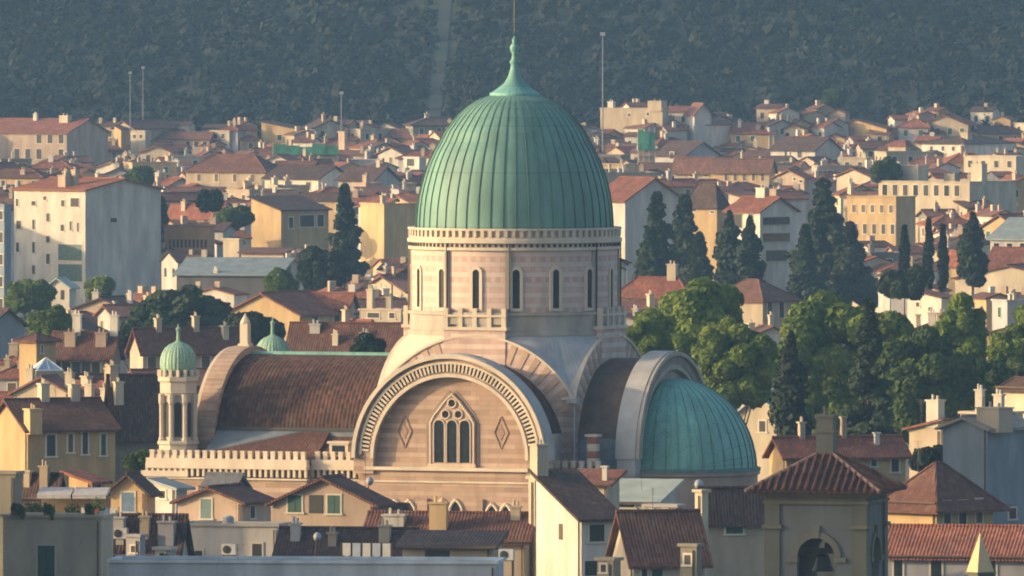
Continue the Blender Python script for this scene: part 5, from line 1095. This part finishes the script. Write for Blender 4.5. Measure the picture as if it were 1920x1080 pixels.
# ------------------------------------------------------------------ the rest of the town
COLN = {'cream': 'cream', 'ochre': 'ochre', 'peach': 'peach', 'grey': 'grey', 'white': 'white', 'tan': 'tan', 'lavender': 'lilac-grey', 'stone': 'dull grey-brown'}
RFN = {'gx': 'gabled', 'gy': 'gable-fronted', 'hip': 'hip-roofed', 'flat': 'flat-topped', 'sx': 'lean-to', 'sy': 'single-slope'}
RCN = {'red': 'a red roof', 'brown': 'a brown roof', 'dark': 'a dark roof', 'pink': 'a faded pink roof', 'orange': 'an orange roof', 'gravel': 'a gravel top', 'lead': 'a lead roof'}
LM = [(965, 330, 'the great dome'), (160, 265, 'the peach apartment block'), (640, 240, 'the mast by the netting'), (575, 280, 'the long green netting'), (1212, 262, 'the green netting patch'), (430, 318, 'the tan palazzo'),
      (160, 430, 'the large cream block'), (646, 420, 'the large left conifer'), (350, 448, 'the orange brick building'), (430, 525, 'the long grey hall'), (490, 580, 'the pediment pavilion'), (68, 668, 'the yellow tower house'), (340, 590, 'the umbrella pines'),
      (1232, 430, 'the two tall conifers'), (1540, 430, 'the tallest cedar'), (1455, 450, 'the white balcony block'), (1636, 410, 'the orange arched building'), (1740, 345, 'the terraced block'), (1605, 242, 'the far sunlit pediment'), (1130, 130, 'the tall right mast'),
      (1824, 460, 'the cone shaped cypress'), (1592, 650, 'the largest broad tree'), (1300, 600, 'the round plane tree'), (1390, 330, 'the long yellow house'), (1185, 210, 'the old tan block'), (1768, 280, 'the white arched-window house'), (1290, 400, 'the sunlit conifer house'), (700, 430, 'the tall yellow wall'),
      (1540, 980, 'the bell tower'), (845, 780, 'the great front arch'), (335, 750, 'the left onion turret'), (1310, 800, 'the apse dome'), (1048, 980, 'the bright cream house'), (440, 750, 'the nave roof'), (1885, 890, 'the blue-grey house'), (100, 1020, 'the green door house'), (1500, 290, 'the clipped grey gable'), (500, 425, 'the yellow sunlit gable'), (1890, 240, 'the far right cream house'), (1740, 480, 'the slim cypress pair')]
USED = set()
def auto_label(col, roof, rc, size, px, py, nch, nwin):
    """what it looks like, then where it stands beside something one can find"""
    lm = sorted(LM, key=lambda l: abs(l[0] - px) + 1.6 * abs(l[1] - py))[:6]; opts = []
    for li, l in enumerate(lm):
        dx, dy = px - l[0], py - l[1]
        rel = ('right of' if dx > 0 else 'left of') if abs(dx) > 1.2 * abs(dy) else ('in front of' if dy > 0 else 'behind')
        rel2 = rel + ' and ' + ('lower than' if dy > 0 else 'higher than') if rel[:2] in ('ri', 'le') else ('well ' if abs(dy) > 40 else 'just ') + rel
        ch = {0: '', 1: ' with one chimney', 2: ' with two chimneys'}.get(nch, ' with several chimneys')
        opts += [(li, f"{size} {col} {roof} house under {rc}, {rel} {l[2]}"), (li + 1.5, f"{size} {col} {roof} house{ch}, {rel} {l[2]}"), (li + 2.2, f"{size} {col} {roof} house under {rc}, {rel2} {l[2]}"), (li + 3, f"{size} {col} {roof} house with {nwin} window columns, {rel} {l[2]}")]
    for _, t in sorted(opts):
        if t not in USED and len(t.split()) <= 16: USED.add(t); return t
    return opts[0][1]
def overlaps3(C, rad, Y):
    if (C.x - 0) ** 2 / 34 ** 2 + (Y - 1200) ** 2 / 34 ** 2 < 1: return True
    for o, c, a, b, ph in INFO:
        if abs(c.y - Y) < 40:
            # centre of the footprint
            cx = c.x + (-a / 2 * math.cos(R(ph)) + b / 2 * math.sin(R(ph))); cy = c.y + (a / 2 * math.sin(R(ph)) + b / 2 * math.cos(R(ph)))
            if (cx - C.x) ** 2 + (cy - Y) ** 2 < (rad + max(a, b) * .5) ** 2 * .3: return True
    return False
def aerial(o, x, y, z, h):
    m = MB().tube((x, y, z), (x, y, z + h), .02, 4)
    for k in range(3): m.tube((x - .5 + .1 * k, y, z + h - .15 * k - .05), (x + .5 - .1 * k, y, z + h - .15 * k - .05), .014, 4)
    m.build('aerial', IRON, o, uv=False)
fr_ = random.Random(23); nfill = 0; FILL = []
def syn_top(px):
    d = (px - 964) / 184
    if abs(d) < 1: return 437 - 257 * math.sqrt(1 - d * d)
    for a, b, t in ((300, 372, 650), (275, 380, 850), (380, 720, 666), (720, 1165, 620), (1165, 1310, 690), (1310, 1417, 790)):
        if a <= px <= b: return t
    return 9999
def shown_share(x0, x1, top, Y):
    n = 0
    for i in range(24):
        px = x0 + (x1 - x0) * (i + .5) / 24
        if 0 <= px <= 1920 and not (Y > 1200 and syn_top(px) < top + 6) and not any(a0 <= px <= a1 and Yp < Y and b0 < top + 6 for a0, b0, a1, b1, Yp in PROT + FILL): n += 1
    return n / 24
rows = [(238 + 9 * i) for i in range(34)] + [(552 + 13 * i) for i in range(14)] + [905, 930, 955, 985, 1015, 1045]
def try_house(px, py, small, need):
    """one more house of the town with its near corner at (px, py), if there is room and the photograph's own houses stay in view"""
    global nfill
    ze = fr_.uniform(9, 13) if py < 262 else fr_.uniform(10, 15.5)
    Y = min(y_for(py, ze), 3130); s = K * Y; phi = fr_.choice([11, 13, 16, 20, 24, 48, 62, 67, 70, 74, 78])
    L1, L2 = (fr_.uniform(5.5, 13), fr_.uniform(5.5, 9)) if phi < 45 else (fr_.uniform(5, 8.5), fr_.uniform(6, 13))
    if small: L1 *= .72; L2 *= .72
    wl, wr = L1 * math.cos(R(phi)) / s, L2 * math.sin(R(phi)) / s; xc = px
    roof = fr_.choice(['gx', 'gx', 'gx', 'gy', 'gy', 'hip', 'hip', 'flat', 'sx']); rise = {'gx': L2, 'gy': L1, 'hip': min(L1, L2), 'flat': 0, 'sx': L1}[roof] * fr_.uniform(.17, .24); top = py - rise / s - 4
    for (a0, b0, a1, b1, Yp) in PROT:
        if a1 < xc - wl - 2 or a0 > xc + wr + 2: continue
        if Y < Yp and top < b1 - 12: return wl + wr
    for (a0, b0, a1, b1, Yp) in FILL:
        if a1 < xc - wl - 2 or a0 > xc + wr + 2: continue
        if Y < Yp and top < b0 + 9: return wl + wr
    if 262 < xc + wr and xc - wl < 1425 and Y < 1240 and top < 905: return wl + wr
    if shown_share(xc - wl, xc + wr, top, Y) < need: return wl + wr
    C = at(xc, py, Y); cc = Vector((C.x + (-L1 / 2 * math.cos(R(phi)) + L2 / 2 * math.sin(R(phi))), 0, 0)); Yc = Y + L1 / 2 * math.sin(R(phi)) + L2 / 2 * math.cos(R(phi))
    if overlaps3(cc, max(L1, L2) * .5, Yc): return wl + wr
    wall = fr_.choice(['cream', 'cream', 'ochre', 'peach', 'peach', 'tan', 'tan', 'grey', 'white', 'lavender', 'stone']); rfm = 'gravel' if roof == 'flat' else fr_.choice(['red', 'red', 'brown', 'pink', 'pink', 'dark', 'orange' if py < 500 else 'red'])
    nch = fr_.choice([0, 1, 1, 2, 2, 3]); chim = [(fr_.uniform(.1, .9), fr_.uniform(.15, .6), fr_.uniform(.6, 1.5), fr_.uniform(.4, 1.1), fr_.choice(['cream', 'peach', 'white', 'tan', 'grey'])) for _ in range(nch)]
    nl = max(1, int(L1 / 2.6)); nr_ = max(1, int(L2 / 3.2)); rows_ = 1 if Y > 2600 else 2
    lab = auto_label(COLN[wall], RFN[roof], RCN[rfm], 'small' if L1 < 8 else 'long' if L1 > 11 else 'mid-sized', xc, py, nch, nl)
    hs = build_house(lab, C, L1, L2, phi, C.z, roof, rise, wall, rfm, (), (nl, rows_), (nr_, rows_) if phi > 24 and fr_.random() < .7 else None, chim, r=fr_, near=Y < 1320, group='houses of the town')
    INFO.append((None, C, L1, L2, phi)); FILL.append((xc - wl, top, xc + wr, 1080, Y)); nfill += 1
    if Y < 2300 and roof != 'flat' and fr_.random() < .6: aerial(hs, -L1 * fr_.uniform(.2, .8), L2 * .5, C.z, rise + 1.6)
    return wl + wr
for py0 in rows:
    x = -40 + fr_.uniform(0, 50)
    while x < 1950: x += try_house(x, py0 + fr_.uniform(-5, 5), False, .3) + fr_.uniform(-6, 10)
for k in range(9000):
    if nfill >= 200: break
    try_house(fr_.uniform(-10, 1960), fr_.uniform(236, 430) if k % 4 else fr_.uniform(430, 760), True, .28)
# the smallest and farthest houses, beyond the 300 that show largest, as one object
SM = [WALL[k] for k in ('cream', 'peach', 'tan', 'white', 'ochre', 'grey')] + [ROOF[k] for k in ('red', 'brown', 'pink', 'dark', 'orange')] + [DARKW]
sm = MB()
def tiny_house(px, py, outside=False):
    ze = fr_.uniform(8, 12) if py < 262 else fr_.uniform(9, 14.5); Y = min(y_for(py, ze), fr_.uniform(3060, 3140)); s = K * Y; phi = fr_.choice([16, 22, 26, 50, 64, 70]); L1, L2 = fr_.uniform(3.5, 7.5), fr_.uniform(3.5, 6.5)
    wl, wr = L1 * math.cos(R(phi)) / s, L2 * math.sin(R(phi)) / s; rise = min(L1, L2) * fr_.uniform(.16, .26); top = py - rise / s - 3; x0, x1 = px - wl, px + wr
    for (a0, b0, a1, b1, Yp) in PROT:
        if a1 >= x0 - 1 and a0 <= x1 + 1 and Y < Yp and top < b1 - 14: return 0
    for (a0, b0, a1, b1, Yp) in FILL:
        if a1 >= x0 - 1 and a0 <= x1 + 1 and Y < Yp and top < b0 + 4: return 0
    if not outside and ((262 < x1 and x0 < 1425 and Y < 1250) or shown_share(x0, x1, top, Y) < .22): return 0
    if outside: L1 *= 1.6; L2 *= 1.6; rise *= 1.5
    C = at(px, py, Y); cc = Vector((C.x, Y, 0))
    if overlaps3(cc, .5, Y + 2): return 0
    c, sn = math.cos(-R(phi)), math.sin(-R(phi)); z = C.z
    T = lambda x, y, h: (C.x + c * x - sn * y, C.y + sn * x + c * y, h)
    wi, ri, g = fr_.randrange(6), 6 + fr_.randrange(5), fr_.random() < .5
    q = [(-L1, 0), (0, 0), (0, L2), (-L1, L2)]
    for k in range(4):
        a, b = q[k], q[(k + 1) % 4]; m_ = ((a[0] + b[0]) / 2, (a[1] + b[1]) / 2); gable = (k % 2 == 1) == g
        sm.face([T(*a, 0), T(*b, 0), T(*b, z)] + ([T(*m_, z + rise)] if gable else []) + [T(*a, z)], wi)
    o = .3; e = z - .06
    if g: pl = [[(-L1 - o, -o, e), (o, -o, e), (o, L2 / 2, z + rise), (-L1 - o, L2 / 2, z + rise)], [(o, L2 + o, e), (-L1 - o, L2 + o, e), (-L1 - o, L2 / 2, z + rise), (o, L2 / 2, z + rise)]]
    else: pl = [[(o, -o, e), (o, L2 + o, e), (-L1 / 2, L2 + o, z + rise), (-L1 / 2, -o, z + rise)], [(-L1 - o, L2 + o, e), (-L1 - o, -o, e), (-L1 / 2, -o, z + rise), (-L1 / 2, L2 + o, z + rise)]]
    sm.slab([[T(p[0], p[1], p[2] + .12) for p in f] for f in pl], .2, ri)
    for k in range(int(L1 / 2.2)):
        x = -L1 * (k + .5) / int(L1 / 2.2); sm.loft([[T(x - .4, -.03, z - 2.3), T(x + .4, -.03, z - 2.3), T(x + .4, .1, z - 2.3), T(x - .4, .1, z - 2.3)], [T(x - .4, -.03, z - 1.0), T(x + .4, -.03, z - 1.0), T(x + .4, .1, z - 1.0), T(x - .4, .1, z - 1.0)]], 11)
    for k in range(fr_.randrange(0, 3)):
        x, y, w2 = -L1 * fr_.uniform(.1, .9), L2 * fr_.uniform(.2, .7), fr_.uniform(.25, .5); sm.loft([[T(x - w2, y - w2, z), T(x + w2, y - w2, z), T(x + w2, y + w2, z), T(x - w2, y + w2, z)], [T(x - w2, y - w2, z + rise + .9), T(x + w2, y - w2, z + rise + .9), T(x + w2, y + w2, z + rise + .9), T(x - w2, y + w2, z + rise + .9)]], fr_.randrange(4))
    INFO.append((None, C, L1 * .7, L2 * .7, phi)); FILL.append((x0, top, x1, 1080, Y)); return 1
nt_ = 0
for k in range(900): nt_ += tiny_house(fr_.uniform(1135, 1935), 196 + 48 * fr_.random() ** .8)
for k in range(14000):
    if nt_ >= 260: break
    nt_ += tiny_house(fr_.uniform(-10, 1940), 234 + 330 * fr_.random() ** 1.4)
for k in range(700):      # the town goes on past both edges of the frame
    t = 236 + 700 * fr_.random() ** 1.3
    tiny_house(fr_.uniform(1975, 2500), t, True) if k % 2 else (tiny_house(fr_.uniform(-560, -60), t, True) if t < 560 else None)
so = sm.build('distant_houses', SM); so['kind'] = 'stuff'
print('tiny', nt_)
print('fill houses', nfill, len([o for o in COL.objects if o.get('category') == 'house']))
# ------------------------------------------------------------------ woods on the hill
def wood(n, x0, x1, y0, y1, per=40, extra=0.0, big=1.0):
    X = NPR.uniform(x0, x1, n); Y = y0 + (y1 - y0) * NPR.uniform(0, 1, n) ** 1.15
    clear = (np.abs(X - (-18 + (Y - 3300) * .012)) < np.where(Y > 3225, 2.6, 0))
    Z = np.array([hill_z(a, b) for a, b in zip(X, Y)]); ok = (~clear) & ((Z > -.3) if big == 1 else (Z > -5)); X, Y, Z = X[ok], Y[ok], Z[ok]; n = len(X)
    rr = big * NPR.uniform(.9, 2.5, n) * (1 + .5 * (NPR.uniform(size=n) > .88)); hh = rr * NPR.uniform(.75, 1.25, n); tall = NPR.uniform(size=n) > .9; hh[tall] *= 2.2; rr[tall] *= .5
    cz = Z + hh * .4 + extra; d = NPR.normal(size=(n, per, 3)); d /= np.linalg.norm(d, axis=2, keepdims=True); lump = 1 + .28 * np.sin(d[:, :, 0:1] * 5 + NPR.uniform(0, 6, (n, 1, 1))) * np.sin(d[:, :, 2:3] * 6 + NPR.uniform(0, 6, (n, 1, 1)))
    cen = np.stack([X, Y, cz], 1)[:, None, :] + d * lump * np.stack([rr, rr, hh], 1)[:, None, :] * NPR.uniform(.75, 1.05, (n, per, 1))
    return cen.reshape(-1, 3), (d + NPR.normal(size=d.shape) * .16 + np.array([0, 0, .3])).reshape(-1, 3), np.repeat(rr * .3, per) * NPR.uniform(.7, 1.4, n * per)
cen, nr, sz = wood(20000, -250, 250, 3175, 3680)
c2, n2, s2 = wood(170, -130, 130, 3136, 3185, 70, np.float64(11.5), 1.35); c3, n3, s3 = wood(110, 25, 130, 3136, 3200, 70, np.float64(15.0), 1.35)
cen, nr, sz = np.concatenate([cen, c2, c3]), np.concatenate([nr, n2, n3]), np.concatenate([sz, s2 * .8, s3 * .8])
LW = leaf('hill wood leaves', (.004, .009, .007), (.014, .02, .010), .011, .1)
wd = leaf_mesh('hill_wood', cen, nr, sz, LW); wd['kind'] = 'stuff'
# ------------------------------------------------------------------ evening haze over the whole valley
m = bpy.data.materials.new('haze'); m.use_nodes = True; t = m.node_tree; t.nodes.clear(); out = t.nodes.new("ShaderNodeOutputMaterial"); pv = t.nodes.new("ShaderNodeVolumePrincipled")
pv.inputs["Color"].default_value = (.30, .58, 1.0, 1); pv.inputs["Density"].default_value = 0.000062; pv.inputs["Anisotropy"].default_value = 0.0
t.links.new(pv.outputs[0], out.inputs["Volume"])
hz_ = MB().box(-1150, -90, -1.5, 1150, 4800, 128).build('haze', m, uv=False); hz_['kind'] = 'stuff'
